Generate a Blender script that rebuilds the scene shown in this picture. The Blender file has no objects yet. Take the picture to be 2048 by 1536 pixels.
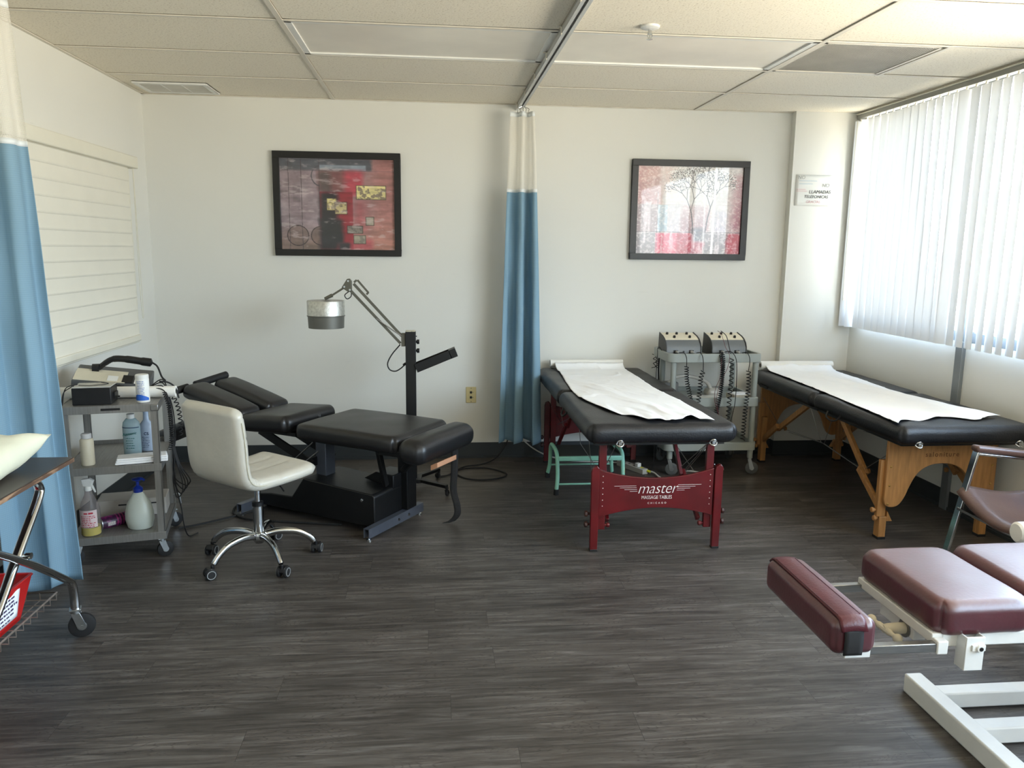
import bpy, bmesh, math, random
import numpy as np
from mathutils import Vector, Matrix, noise

random.seed(7)
C = bpy.context.scene.collection
PI = math.pi
R = math.radians

# ------------------------------------------------------------------ helpers
def lin(c):
    out = []
    for v in c[:3]:
        v = v / 255.0
        out.append(v / 12.92 if v <= 0.04045 else ((v + 0.055) / 1.055) ** 2.4)
    return tuple(out) + (1.0,)

MATS = {}
def nodes_of(name):
    m = bpy.data.materials.new(name)
    m.use_nodes = True
    nt = m.node_tree
    return m, nt, nt.nodes['Principled BSDF'], nt.nodes['Material Output']

def mat(name, col, rough=0.5, metal=0.0, var=0.0, vscale=6.0, bump=0.0, bscale=60.0, coat=0.0, spec=0.5,
        rvar=0.0, sheen=0.0, stretch=None, trans=0.0, col2=None, thr=None):
    """procedural principled material: noise-broken colour, roughness and bump"""
    if name in MATS:
        return MATS[name]
    m, nt, b, out = nodes_of(name)
    L = nt.links
    b.inputs['Base Color'].default_value = lin(col)
    b.inputs['Roughness'].default_value = rough
    b.inputs['Metallic'].default_value = metal
    b.inputs['Coat Weight'].default_value = coat
    b.inputs['Coat Roughness'].default_value = 0.32 if coat > 0.5 else 0.1
    b.inputs['Specular IOR Level'].default_value = spec
    if sheen: b.inputs['Sheen Weight'].default_value = sheen
    if trans:
        b.inputs['Transmission Weight'].default_value = trans
    tc = nt.nodes.new('ShaderNodeTexCoord')
    mp = nt.nodes.new('ShaderNodeMapping')
    L.new(tc.outputs['Object'], mp.inputs['Vector'])
    if stretch: mp.inputs['Scale'].default_value = stretch
    if var or col2:
        n = nt.nodes.new('ShaderNodeTexNoise')
        n.inputs['Scale'].default_value = vscale
        n.inputs['Detail'].default_value = 6
        L.new(mp.outputs[0], n.inputs['Vector'])
        r = nt.nodes.new('ShaderNodeValToRGB')
        c1 = lin(col)
        if col2:
            a, z = c1, lin(col2)
            t0, t1 = thr or (0.4, 0.65)
        else:
            a = tuple(max(0, v * (1 - var)) for v in c1[:3]) + (1,)
            z = tuple(min(1, v * (1 + var)) for v in c1[:3]) + (1,)
            t0, t1 = 0.3, 0.7
        r.color_ramp.elements[0].position = t0; r.color_ramp.elements[0].color = a
        r.color_ramp.elements[1].position = t1; r.color_ramp.elements[1].color = z
        L.new(n.outputs['Fac'], r.inputs['Fac'])
        L.new(r.outputs['Color'], b.inputs['Base Color'])
        if rvar:
            mr = nt.nodes.new('ShaderNodeMapRange')
            mr.inputs['To Min'].default_value = rough - rvar
            mr.inputs['To Max'].default_value = rough + rvar
            L.new(n.outputs['Fac'], mr.inputs['Value'])
            L.new(mr.outputs[0], b.inputs['Roughness'])
    if bump:
        n2 = nt.nodes.new('ShaderNodeTexNoise')
        n2.inputs['Scale'].default_value = bscale
        n2.inputs['Detail'].default_value = 4
        L.new(mp.outputs[0], n2.inputs['Vector'])
        bp = nt.nodes.new('ShaderNodeBump')
        bp.inputs['Strength'].default_value = bump
        bp.inputs['Distance'].default_value = 0.01
        L.new(n2.outputs['Fac'], bp.inputs['Height'])
        L.new(bp.outputs[0], b.inputs['Normal'])
    MATS[name] = m
    return m

def frame_from(d, up=(0, 0, 1)):
    z = Vector(d).normalized()
    u = Vector(up)
    if abs(z.dot(u)) > 0.98: u = Vector((0, 1, 0))
    x = u.cross(z).normalized()
    y = z.cross(x)
    return x, y, z

def catmull(pts, k=8, closed=False):
    P = [Vector(p) for p in pts]
    n = len(P)
    out = []
    rng = range(n) if closed else range(n - 1)
    for i in rng:
        p1, p2 = P[i], P[(i + 1) % n]
        p0 = P[i - 1] if (i > 0 or closed) else p1 * 2 - p2
        p3 = P[(i + 2) % n] if (i + 2 < n or closed) else p2 * 2 - p1
        for j in range(k):
            t = j / k
            out.append(0.5 * ((2 * p1) + (p2 - p0) * t + (2 * p0 - 5 * p1 + 4 * p2 - p3) * t * t + (3 * p1 - p0 - 3 * p2 + p3) * t ** 3))
    if not closed: out.append(P[-1])
    return out

class MB:
    def __init__(s): s.bm = bmesh.new()
    def _v(s, co, M=None):
        co = Vector(co)
        return s.bm.verts.new(M @ co if M is not None else co)
    def _f(s, vs):
        try: return s.bm.faces.new(vs)
        except ValueError: return None
    def box(s, x0, x1, y0, y1, z0, z1, M=None):
        c = [(x0, y0, z0), (x1, y0, z0), (x1, y1, z0), (x0, y1, z0), (x0, y0, z1), (x1, y0, z1), (x1, y1, z1), (x0, y1, z1)]
        v = [s._v(p, M) for p in c]
        for f in ((3, 2, 1, 0), (4, 5, 6, 7), (0, 1, 5, 4), (1, 2, 6, 5), (2, 3, 7, 6), (3, 0, 4, 7)):
            s._f([v[i] for i in f])
        return s
    def bar(s, p0, p1, w, h=None, up=(0, 0, 1)):
        p0, p1 = Vector(p0), Vector(p1); h = h or w
        x, y, z = frame_from(p1 - p0, up)
        M = Matrix((x, y, z)).transposed().to_4x4(); M.translation = p0
        return s.box(-w / 2, w / 2, -h / 2, h / 2, 0, (p1 - p0).length, M)
    def tube(s, pts, r, n=10, k=0, closed=False, flat=None):
        P = catmull(pts, k, closed) if k else [Vector(p) for p in pts]
        N = len(P)
        rings = []
        x = None
        for i, p in enumerate(P):
            if closed: t = P[(i + 1) % N] - P[i - 1]
            else: t = P[min(i + 1, N - 1)] - P[max(i - 1, 0)]
            if t.length < 1e-9: t = Vector((0, 0, 1))
            t.normalize()
            if x is None: x, y, _ = frame_from(t)
            else:
                x = (x - t * x.dot(t))
                if x.length < 1e-6: x, y, _ = frame_from(t)
                x.normalize(); y = t.cross(x)
            rr = r[i * (len(r) - 1) // max(N - 1, 1)] if isinstance(r, (list, tuple)) else r
            ry = rr * (flat or 1)
            rings.append([s.bm.verts.new(p + x * rr * math.cos(2 * PI * j / n) + y * ry * math.sin(2 * PI * j / n)) for j in range(n)])
        M = N if closed else N - 1
        for i in range(M):
            a, b = rings[i], rings[(i + 1) % N]
            for j in range(n): s._f([a[j], a[(j + 1) % n], b[(j + 1) % n], b[j]])
        if not closed:
            s._f(rings[0][::-1]); s._f(rings[-1])
        return s
    def cyl(s, p0, p1, r, r1=None, n=24):
        return s.tube([p0, p1], [r, r1 if r1 is not None else r], n)
    def lathe(s, prof, M=None, n=28, sx=1, sy=1, cap=True):
        rings = []
        for r, z in prof:
            rings.append([s._v((r * sx * math.cos(2 * PI * j / n), r * sy * math.sin(2 * PI * j / n), z), M) for j in range(n)])
        for a, b in zip(rings, rings[1:]):
            for j in range(n): s._f([a[j], a[(j + 1) % n], b[(j + 1) % n], b[j]])
        if cap:
            s._f(rings[0][::-1]); s._f(rings[-1])
        return s
    def prism(s, poly, d0, d1, M=None, axis='y'):
        def mk(p, d):
            a, b = p
            return {'y': (a, d, b), 'x': (d, a, b), 'z': (a, b, d)}[axis]
        A = [s._v(mk(p, d0), M) for p in poly]; B = [s._v(mk(p, d1), M) for p in poly]
        n = len(poly)
        s._f(A[::-1]); s._f(B)
        for i in range(n): s._f([A[i], A[(i + 1) % n], B[(i + 1) % n], B[i]])
        return s
    def pad(s, x0, x1, y0, y1, z0, z1, r=0.03, crown=0.0, M=None, k=4, g=8, wob=0.0, rc=None):
        """soft upholstered block: rounded edges, corner radius rc in plan, domed top"""
        hx, hy, hz = (x1 - x0) / 2, (y1 - y0) / 2, (z1 - z0) / 2
        c = Vector(((x0 + x1) / 2, (y0 + y1) / 2, (z0 + z1) / 2))
        r = min(r, hz * 0.999, hx * 0.999, hy * 0.999)
        def ax(h, gg):
            e = [(h - r) + r * math.tan(R(45) * i / k) for i in range(k + 1)]
            mid = [-(h - r) + 2 * (h - r) * i / gg for i in range(1, gg)]
            return [-v for v in e[::-1]] + mid + e
        X, Y, Z = ax(hx, g), ax(hy, g), ax(hz, 2)
        cache = {}
        def vert(p):
            key = tuple(round(q, 6) for q in p)
            if key in cache: return cache[key]
            inner = Vector((max(-(hx - r), min(hx - r, p[0])), max(-(hy - r), min(hy - r, p[1])), max(-(hz - r), min(hz - r, p[2]))))
            d = Vector(p) - inner
            q = inner + (d.normalized() * r if d.length > 1e-9 else d)
            if rc:
                # pull plan corners in
                ix = max(0, abs(q.x) - (hx - rc)); iy = max(0, abs(q.y) - (hy - rc))
                l = math.hypot(ix, iy)
                if ix > 0 and iy > 0:
                    m = max(ix, iy); f = m / l
                    q.x = math.copysign(hx - rc + ix * f, q.x); q.y = math.copysign(hy - rc + iy * f, q.y)
            if crown and q.z > 0:
                q.z += crown * (1 - (q.x / hx) ** 2) * (1 - (q.y / hy) ** 2) * (q.z / hz)
            if wob:
                nv = noise.noise_vector(Vector((q.x + c.x, q.y + c.y, q.z)) * 9) * wob
                q += nv
            v = s._v(q + c, M); cache[key] = v
            return v
        def face(fn, A, B):
            for i in range(len(A) - 1):
                for j in range(len(B) - 1):
                    s._f([vert(fn(A[i], B[j])), vert(fn(A[i + 1], B[j])), vert(fn(A[i + 1], B[j + 1])), vert(fn(A[i], B[j + 1]))])
        face(lambda a, b: (a, b, hz), X, Y); face(lambda a, b: (a, -b, -hz), X, Y)
        face(lambda a, b: (a, -hy, b), X, Z); face(lambda a, b: (-a, hy, b), X, Z)
        face(lambda a, b: (hx, a, b), Y, Z); face(lambda a, b: (-hx, -a, b), Y, Z)
        return s
    def sphere(s, c, r, n=14, sc=(1, 1, 1)):
        prof = [(max(1e-4, r * math.sin(PI * i / n)), -r * math.cos(PI * i / n)) for i in range(n + 1)]
        M = Matrix.Translation(Vector(c)) @ Matrix.Diagonal((*sc, 1))
        return s.lathe(prof, M, n * 2)
    def grid(s, fn, nu, nv, closed_u=False):
        V = [[s.bm.verts.new(Vector(fn(i / nu, j / nv))) for j in range(nv + 1)] for i in range(nu + (0 if closed_u else 1))]
        uv = s.bm.loops.layers.uv.verify()
        for i in range(nu):
            for j in range(nv):
                a = V[i]; b = V[(i + 1) % len(V)]
                f = s._f([a[j], b[j], b[j + 1], a[j + 1]])
                if f:
                    for lp, (u, v) in zip(f.loops, ((i, j), (i + 1, j), (i + 1, j + 1), (i, j + 1))):
                        lp[uv].uv = (u / nu, v / nv)
        return s
    def helix(s, pts, R0, turns, r, n=5, seg=9):
        P = catmull(pts, 12)
        tot = int(turns * seg)
        L = [0]
        for a, b in zip(P, P[1:]): L.append(L[-1] + (b - a).length)
        out = []
        for i in range(tot + 1):
            d = L[-1] * i / tot
            k = 0
            while k < len(L) - 2 and L[k + 1] < d: k += 1
            t = (d - L[k]) / max(1e-9, L[k + 1] - L[k])
            p = P[k].lerp(P[k + 1], t)
            x, y, z = frame_from(P[k + 1] - P[k], (0.3, 1, 0.1))
            a = 2 * PI * i / seg
            out.append(p + x * R0 * math.cos(a) + y * R0 * math.sin(a))
        return s.tube(out, r, n)
    def build(s, name, m, parent=None, bevel=0.0, smooth=True, ang=35, solid=0.0, seg=2, **props):
        bm = s.bm
        bmesh.ops.remove_doubles(bm, verts=bm.verts, dist=1e-6)
        bmesh.ops.recalc_face_normals(bm, faces=bm.faces)
        me = bpy.data.meshes.new(name)
        bm.to_mesh(me); bm.free()
        me.materials.append(m)
        if smooth:
            me.polygons.foreach_set('use_smooth', [True] * len(me.polygons))
            me.set_sharp_from_angle(angle=R(ang))
        o = bpy.data.objects.new(name, me)
        C.objects.link(o)
        if parent: o.parent = parent
        if solid:
            md = o.modifiers.new('Solid', 'SOLIDIFY'); md.thickness = solid; md.offset = 0
        if bevel:
            md = o.modifiers.new('Bevel', 'BEVEL'); md.width = bevel; md.segments = seg; md.limit_method = 'ANGLE'; md.angle_limit = R(40)
        for k, v in props.items(): o[k] = v
        return o

def thing(name, label, cat, loc=(0, 0, 0), rz=0.0, group=None):
    o = bpy.data.objects.new(name, None)
    o.empty_display_size = 0.05
    C.objects.link(o)
    o.location = loc; o.rotation_euler = (0, 0, rz)
    o['label'] = label; o['category'] = cat
    if group: o['group'] = group
    return o

def tag(o, label, cat, group=None, kind=None):
    o['label'] = label; o['category'] = cat
    if group: o['group'] = group
    if kind: o['kind'] = kind
    return o

def struct(name, mb, m, parent=None, **k):
    o = mb.build(name, m, parent, **k)
    if not parent: o['kind'] = 'structure'
    return o

def text_mesh(s, size, M, shear=0.0, extrude=0.0004, align='CENTER', spacing=1.0, bend=None, off=0.0, sx=1.0):
    cu = bpy.data.curves.new('lettering', 'FONT')
    cu.body = s; cu.size = size; cu.shear = shear; cu.extrude = extrude
    cu.align_x = align; cu.align_y = 'CENTER'; cu.space_character = spacing; cu.resolution_u = 3
    cu.offset = off
    ob = bpy.data.objects.new('lettering', cu)
    C.objects.link(ob)
    dg = bpy.context.evaluated_depsgraph_get()
    me = bpy.data.meshes.new_from_object(ob.evaluated_get(dg))
    bpy.data.objects.remove(ob, do_unlink=True)
    bpy.data.curves.remove(cu)
    for v in me.vertices:
        p = v.co.copy(); p.x *= sx
        if bend:      # wrap around a vertical cylinder of radius bend; text plane faces -y
            a = p.x / bend
            rr = bend + p.z
            q = Vector((rr * math.sin(a), -rr * math.cos(a), p.y))
            v.co = M @ q
        else:
            v.co = M @ Vector((p.x, -p.z, p.y))
    return me

def add_text(mb, *a, **k):
    me = text_mesh(*a, **k)
    mb.bm.from_mesh(me)
    bpy.data.meshes.remove(me)

T = Matrix.Translation
def fine_print(mb, rows, x0, x1, z0, dz, h, bend=None, M=None, seed=1):
    """rows of tiny illegible word-like dashes, flat (facing -y) or wrapped round a cylinder"""
    rr = random.Random(seed)
    for k in range(rows):
        x = x0 + rr.uniform(0, 0.1) * (x1 - x0); xe = x1 - rr.uniform(0, 0.3) * (x1 - x0); z = z0 - k * dz
        while x < xe:
            w_ = rr.uniform(0.6, 2.4) * h
            hh_ = h * rr.uniform(0.55, 0.9)
            if bend:
                a = (x + w_ / 2) / bend
                mb.box(-w_ / 2, w_ / 2, -0.0002, 0.0002, z, z + hh_, RZ(a) @ T((0, -bend, 0)))
            else:
                mb.box(x, x + w_, -0.0002, 0.0002, z, z + hh_, M)
            x += w_ + h * rr.uniform(0.35, 0.7)
def RZ(a): return Matrix.Rotation(a, 4, 'Z')
def RX(a): return Matrix.Rotation(a, 4, 'X')
def RY(a): return Matrix.Rotation(a, 4, 'Y')

# ------------------------------------------------------------------ materials
M_black_plastic = mat('black_plastic', (16, 16, 18), 0.42, var=0.2, vscale=30)
M_black_rubber = mat('black_rubber', (26, 26, 27), 0.7, var=0.15, vscale=40)
M_chrome = mat('chrome', (205, 208, 210), 0.12, 1.0, var=0.08, vscale=12)
M_steel = mat('brushed_steel', (150, 150, 148), 0.38, 1.0, var=0.12, vscale=20, stretch=(1, 1, 14), bump=0.05, bscale=90)
M_zinc = mat('zinc_plate', (178, 182, 184), 0.35, 1.0, var=0.12, vscale=25)
M_black_metal = mat('black_powder_coat', (11, 11, 12), 0.45, var=0.25, vscale=25, bump=0.04, bscale=300)
M_dark_steel = mat('dark_steel', (96, 101, 112), 0.35, 0.45, var=0.15, vscale=10)
M_black_vinyl = mat('black_vinyl', (27, 27, 29), 0.34, var=0.12, vscale=8, bump=0.10, bscale=260, rvar=0.05)
M_black_vinyl2 = mat('black_vinyl_soft', (24, 25, 29), 0.42, var=0.15, vscale=5, bump=0.16, bscale=120)
M_white_vinyl = mat('white_pearl_vinyl', (200, 195, 182), 0.3, var=0.05, vscale=10, bump=0.12, bscale=40, coat=0.2)
M_burg_vinyl = mat('burgundy_vinyl', (74, 17, 30), 0.42, var=0.14, vscale=7, bump=0.08, bscale=90, rvar=0.08, coat=0.7, spec=0.8)
M_burg_vinyl2 = mat('burgundy_vinyl_strap', (74, 20, 30), 0.4, var=0.12, vscale=12, bump=0.1, bscale=150)
M_white_metal = mat('white_enamel', (224, 224, 220), 0.35, var=0.05, vscale=9, bump=0.03, bscale=30)
M_white_plastic = mat('white_plastic', (226, 226, 222), 0.4, var=0.03, vscale=12)
M_cream_plastic = mat('cream_plastic', (206, 198, 176), 0.45, var=0.05, vscale=15)
M_red_wood = mat('red_stained_wood', (92, 9, 16), 0.33, var=0.28, vscale=7, stretch=(1, 8, 1), coat=0.3)
M_wood = mat('honey_wood', (172, 124, 74), 0.42, var=0.2, vscale=9, stretch=(7, 7, 0.9), coat=0.15)
M_wood_dark = mat('honey_wood_edge', (120, 74, 34), 0.5, var=0.2, vscale=9)
M_grey_plastic = mat('grey_cart_plastic', (150, 156, 152), 0.5, var=0.05, vscale=8, bump=0.05, bscale=400)
M_mint = mat('mint_paint', (142, 200, 176), 0.38, var=0.08, vscale=14)
M_paper = mat('exam_paper', (250, 251, 254), 0.8, var=0.02, vscale=6, bump=0.08, bscale=18)
M_paper_roll = mat('paper_roll', (236, 234, 228), 0.75, var=0.02, vscale=9)
M_frame_black = mat('black_frame', (20, 19, 19), 0.4, var=0.2, vscale=18)
M_valance = mat('cream_valance', (222, 218, 202), 0.55, var=0.03)
M_grey_metal = mat('grey_window_metal', (132, 137, 140), 0.4, 0.4, var=0.06)
M_brown_leather = mat('brown_leather', (88, 66, 60), 0.3, var=0.18, vscale=6, bump=0.08, bscale=120)
M_board_top = mat('dark_laminate', (62, 54, 50), 0.38, var=0.12, vscale=20, stretch=(1, 5, 1))
M_board_edge = mat('worn_board_edge', (96, 72, 58), 0.6, col2=(170, 136, 108), vscale=10, thr=(0.48, 0.6), stretch=(1, 1, 6))
M_red_plastic = mat('red_plastic', (196, 30, 30), 0.35, var=0.08, vscale=10)
M_wire = mat('rusty_wire', (150, 138, 128), 0.45, 0.6, var=0.25, vscale=30)
M_pillow = mat('cream_pillow_vinyl', (232, 230, 206), 0.5, var=0.05, vscale=6, bump=0.3, bscale=14)
M_ink = mat('black_ink', (22, 22, 24), 0.7, var=0.1)
M_white_ink = mat('white_print', (232, 226, 220), 0.6, var=0.05)
M_brown_ink = mat('burnt_brown_print', (104, 66, 34), 0.7, var=0.15, vscale=60)
M_baseboard = mat('charcoal_baseboard', (52, 56, 58), 0.5, var=0.06)
M_tee = mat('ceiling_tee_metal', (216, 209, 195), 0.45, var=0.03)

def wall_material(name, col):
    m, nt, b, out = nodes_of(name)
    L = nt.links
    tc = nt.nodes.new('ShaderNodeTexCoord')
    n = nt.nodes.new('ShaderNodeTexNoise'); n.inputs['Scale'].default_value = 1.3; n.inputs['Detail'].default_value = 5
    L.new(tc.outputs['Object'], n.inputs['Vector'])
    r = nt.nodes.new('ShaderNodeValToRGB')
    c = lin(col)
    r.color_ramp.elements[0].position = 0.3; r.color_ramp.elements[0].color = tuple(v * 0.965 for v in c[:3]) + (1,)
    r.color_ramp.elements[1].position = 0.7; r.color_ramp.elements[1].color = c
    L.new(n.outputs['Fac'], r.inputs['Fac'])
    # faint scuffs at chair-back height
    w = nt.nodes.new('ShaderNodeTexNoise'); w.inputs['Scale'].default_value = 3.0
    mp = nt.nodes.new('ShaderNodeMapping'); mp.inputs['Scale'].default_value = (1.2, 1.2, 46)
    L.new(tc.outputs['Object'], mp.inputs['Vector']); L.new(mp.outputs[0], w.inputs['Vector'])
    t = nt.nodes.new('ShaderNodeValToRGB')
    t.color_ramp.elements[0].position = 0.77; t.color_ramp.elements[0].color = (0, 0, 0, 1)
    t.color_ramp.elements[1].position = 0.84; t.color_ramp.elements[1].color = (1, 1, 1, 1)
    L.new(w.outputs['Fac'], t.inputs['Fac'])
    mx = nt.nodes.new('ShaderNodeMix'); mx.data_type = 'RGBA'
    L.new(t.outputs['Color'], mx.inputs[0]); L.new(r.outputs['Color'], mx.inputs[6])
    mx.inputs[7].default_value = tuple(v * 0.75 for v in c[:3]) + (1,)
    L.new(mx.outputs[2], b.inputs['Base Color'])
    b.inputs['Roughness'].default_value = 0.55
    n2 = nt.nodes.new('ShaderNodeTexNoise'); n2.inputs['Scale'].default_value = 160
    L.new(tc.outputs['Object'], n2.inputs['Vector'])
    bp = nt.nodes.new('ShaderNodeBump'); bp.inputs['Strength'].default_value = 0.06; bp.inputs['Distance'].default_value = 0.004
    L.new(n2.outputs['Fac'], bp.inputs['Height']); L.new(bp.outputs[0], b.inputs['Normal'])
    return m
M_wall = wall_material('painted_wall', (222, 221, 214))

def ceiling_material():
    m, nt, b, out = nodes_of('mineral_ceiling_tile')
    L = nt.links
    tc = nt.nodes.new('ShaderNodeTexCoord')
    n = nt.nodes.new('ShaderNodeTexNoise'); n.inputs['Scale'].default_value = 105; n.inputs['Detail'].default_value = 3; n.inputs['Roughness'].default_value = 0.7
    L.new(tc.outputs['Object'], n.inputs['Vector'])
    r = nt.nodes.new('ShaderNodeValToRGB')
    r.color_ramp.elements[0].position = 0.34; r.color_ramp.elements[0].color = lin((204, 193, 174))
    r.color_ramp.elements[1].position = 0.44; r.color_ramp.elements[1].color = lin((236, 228, 211))
    L.new(n.outputs['Fac'], r.inputs['Fac']); L.new(r.outputs['Color'], b.inputs['Base Color'])
    b.inputs['Roughness'].default_value = 0.9
    bp = nt.nodes.new('ShaderNodeBump'); bp.inputs['Strength'].default_value = 0.25; bp.inputs['Distance'].default_value = 0.004
    L.new(n.outputs['Fac'], bp.inputs['Height']); L.new(bp.outputs[0], b.inputs['Normal'])
    return m
M_tile = ceiling_material()

def floor_material():
    m, nt, b, out = nodes_of('grey_vinyl_planks')
    L = nt.links; N = nt.nodes.new
    tc = N('ShaderNodeTexCoord')
    br = N('ShaderNodeTexBrick')
    br.offset = 0.0; br.squash = 1
    br.inputs['Scale'].default_value = 1.0
    br.inputs['Brick Width'].default_value = 1.22
    br.inputs['Row Height'].default_value = 0.152
    br.inputs['Mortar Size'].default_value = 0.0008
    br.inputs['Mortar Smooth'].default_value = 0.3
    br.inputs['Bias'].default_value = 0.0
    br.inputs['Color1'].default_value = (0, 0, 0, 1)
    br.inputs['Color2'].default_value = (1, 1, 1, 1)
    br.inputs['Mortar'].default_value = (0.5, 0.5, 0.5, 1)
    sx = N('ShaderNodeSeparateXYZ'); L.new(tc.outputs['Object'], sx.inputs[0])
    dv = N('ShaderNodeMath'); dv.operation = 'DIVIDE'; dv.inputs[1].default_value = 0.152; L.new(sx.outputs['Y'], dv.inputs[0])
    fl = N('ShaderNodeMath'); fl.operation = 'FLOOR'; L.new(dv.outputs[0], fl.inputs[0])
    wn = N('ShaderNodeTexWhiteNoise'); wn.noise_dimensions = '1D'; L.new(fl.outputs[0], wn.inputs['W'])
    ma_ = N('ShaderNodeMath'); ma_.operation = 'MULTIPLY_ADD'; L.new(wn.outputs['Value'], ma_.inputs[0]); ma_.inputs[1].default_value = 1.22; L.new(sx.outputs['X'], ma_.inputs[2])
    cx = N('ShaderNodeCombineXYZ'); L.new(ma_.outputs[0], cx.inputs[0]); L.new(sx.outputs['Y'], cx.inputs[1])
    L.new(cx.outputs[0], br.inputs['Vector'])
    # shift the grain per plank
    cmb = N('ShaderNodeVectorMath'); cmb.operation = 'MULTIPLY_ADD'
    L.new(br.outputs['Color'], cmb.inputs[0]); cmb.inputs[1].default_value = (7.3, 3.1, 0); L.new(tc.outputs['Object'], cmb.inputs[2])
    mp = N('ShaderNodeMapping'); mp.inputs['Scale'].default_value = (1.5, 20, 1)
    L.new(cmb.outputs[0], mp.inputs['Vector'])
    n1 = N('ShaderNodeTexNoise'); n1.inputs['Scale'].default_value = 2.2; n1.inputs['Detail'].default_value = 9; n1.inputs['Roughness'].default_value = 0.68; n1.inputs['Distortion'].default_value = 0.9
    L.new(mp.outputs[0], n1.inputs['Vector'])
    # cathedral figure: contour lines of a stretched field
    mp2 = N('ShaderNodeMapping'); mp2.inputs['Scale'].default_value = (1.6, 7.5, 1)
    L.new(cmb.outputs[0], mp2.inputs['Vector'])
    n2 = N('ShaderNodeTexNoise'); n2.inputs['Scale'].default_value = 1.5; n2.inputs['Detail'].default_value = 2.5
    L.new(mp2.outputs[0], n2.inputs['Vector'])
    mu = N('ShaderNodeMath'); mu.operation = 'MULTIPLY'; mu.inputs[1].default_value = 30; L.new(n2.outputs['Fac'], mu.inputs[0])
    fr = N('ShaderNodeMath'); fr.operation = 'PINGPONG'; fr.inputs[1].default_value = 0.5; L.new(mu.outputs[0], fr.inputs[0])
    ln = N('ShaderNodeMapRange'); ln.inputs['From Min'].default_value = 0.0; ln.inputs['From Max'].default_value = 0.16
    ln.inputs['To Min'].default_value = 0.64; ln.inputs['To Max'].default_value = 1.0
    L.new(fr.outputs[0], ln.inputs['Value'])
    # fine streaks
    mp3 = N('ShaderNodeMapping'); mp3.inputs['Scale'].default_value = (4.5, 170, 1)
    L.new(cmb.outputs[0], mp3.inputs['Vector'])
    n3 = N('ShaderNodeTexNoise'); n3.inputs['Scale'].default_value = 1.6; n3.inputs['Detail'].default_value = 4
    L.new(mp3.outputs[0], n3.inputs['Vector'])
    r = N('ShaderNodeValToRGB')
    e = r.color_ramp.elements
    e[0].position = 0.30; e[0].color = lin((48, 45, 43))
    e[1].position = 0.72; e[1].color = lin((104, 100, 97))
    k = r.color_ramp.elements.new(0.5); k.color = lin((76, 71, 67))
    L.new(n1.outputs['Fac'], r.inputs['Fac'])
    pl = N('ShaderNodeMapRange'); pl.inputs['To Min'].default_value = 0.84; pl.inputs['To Max'].default_value = 1.18
    L.new(br.outputs['Color'], pl.inputs['Value'])
    s3 = N('ShaderNodeMapRange'); s3.inputs['From Min'].default_value = 0.3; s3.inputs['From Max'].default_value = 0.7; s3.inputs['To Min'].default_value = 0.86; s3.inputs['To Max'].default_value = 1.13
    L.new(n3.outputs['Fac'], s3.inputs['Value'])
    mp4 = N('ShaderNodeMapping'); mp4.inputs['Scale'].default_value = (2.2, 5.0, 1); L.new(cmb.outputs[0], mp4.inputs['Vector'])
    n4 = N('ShaderNodeTexNoise'); n4.inputs['Scale'].default_value = 1.4; n4.inputs['Detail'].default_value = 3; L.new(mp4.outputs[0], n4.inputs['Vector'])
    bl = N('ShaderNodeMapRange'); bl.inputs['From Min'].default_value = 0.3; bl.inputs['From Max'].default_value = 0.7; bl.inputs['To Min'].default_value = 0.74; bl.inputs['To Max'].default_value = 1.34; L.new(n4.outputs['Fac'], bl.inputs['Value'])
    pb = N('ShaderNodeMath'); pb.operation = 'MULTIPLY'; L.new(pl.outputs[0], pb.inputs[0]); L.new(bl.outputs[0], pb.inputs[1])
    gm = N('ShaderNodeMapRange'); gm.inputs['From Min'].default_value = 0.42; gm.inputs['From Max'].default_value = 0.54; L.new(n4.outputs['Fac'], gm.inputs['Value'])
    lm = N('ShaderNodeMix'); lm.data_type = 'FLOAT'; L.new(gm.outputs[0], lm.inputs[0]); lm.inputs[2].default_value = 1.0; L.new(ln.outputs[0], lm.inputs[3])
    m1 = N('ShaderNodeMath'); m1.operation = 'MULTIPLY'; L.new(pb.outputs[0], m1.inputs[0]); L.new(lm.outputs[0], m1.inputs[1])
    m2 = N('ShaderNodeMath'); m2.operation = 'MULTIPLY'; L.new(m1.outputs[0], m2.inputs[0]); L.new(s3.outputs[0], m2.inputs[1])
    vm = N('ShaderNodeVectorMath'); vm.operation = 'SCALE'
    L.new(r.outputs['Color'], vm.inputs[0]); L.new(m2.outputs[0], vm.inputs['Scale'])
    mo = N('ShaderNodeMix'); mo.data_type = 'RGBA'
    L.new(br.outputs['Fac'], mo.inputs[0]); L.new(vm.outputs[0], mo.inputs[6]); mo.inputs[7].default_value = lin((46, 44, 42))
    L.new(mo.outputs[2], b.inputs['Base Color'])
    rr = N('ShaderNodeMapRange'); rr.inputs['To Min'].default_value = 0.34; rr.inputs['To Max'].default_value = 0.52
    L.new(n3.outputs['Fac'], rr.inputs['Value']); L.new(rr.outputs[0], b.inputs['Roughness'])
    b.inputs['Specular IOR Level'].default_value = 0.4
    bp = N('ShaderNodeBump'); bp.inputs['Strength'].default_value = 0.12; bp.inputs['Distance'].default_value = 0.003
    L.new(m2.outputs[0], bp.inputs['Height']); L.new(bp.outputs[0], b.inputs['Normal'])
    return m
M_floor = floor_material()

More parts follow.
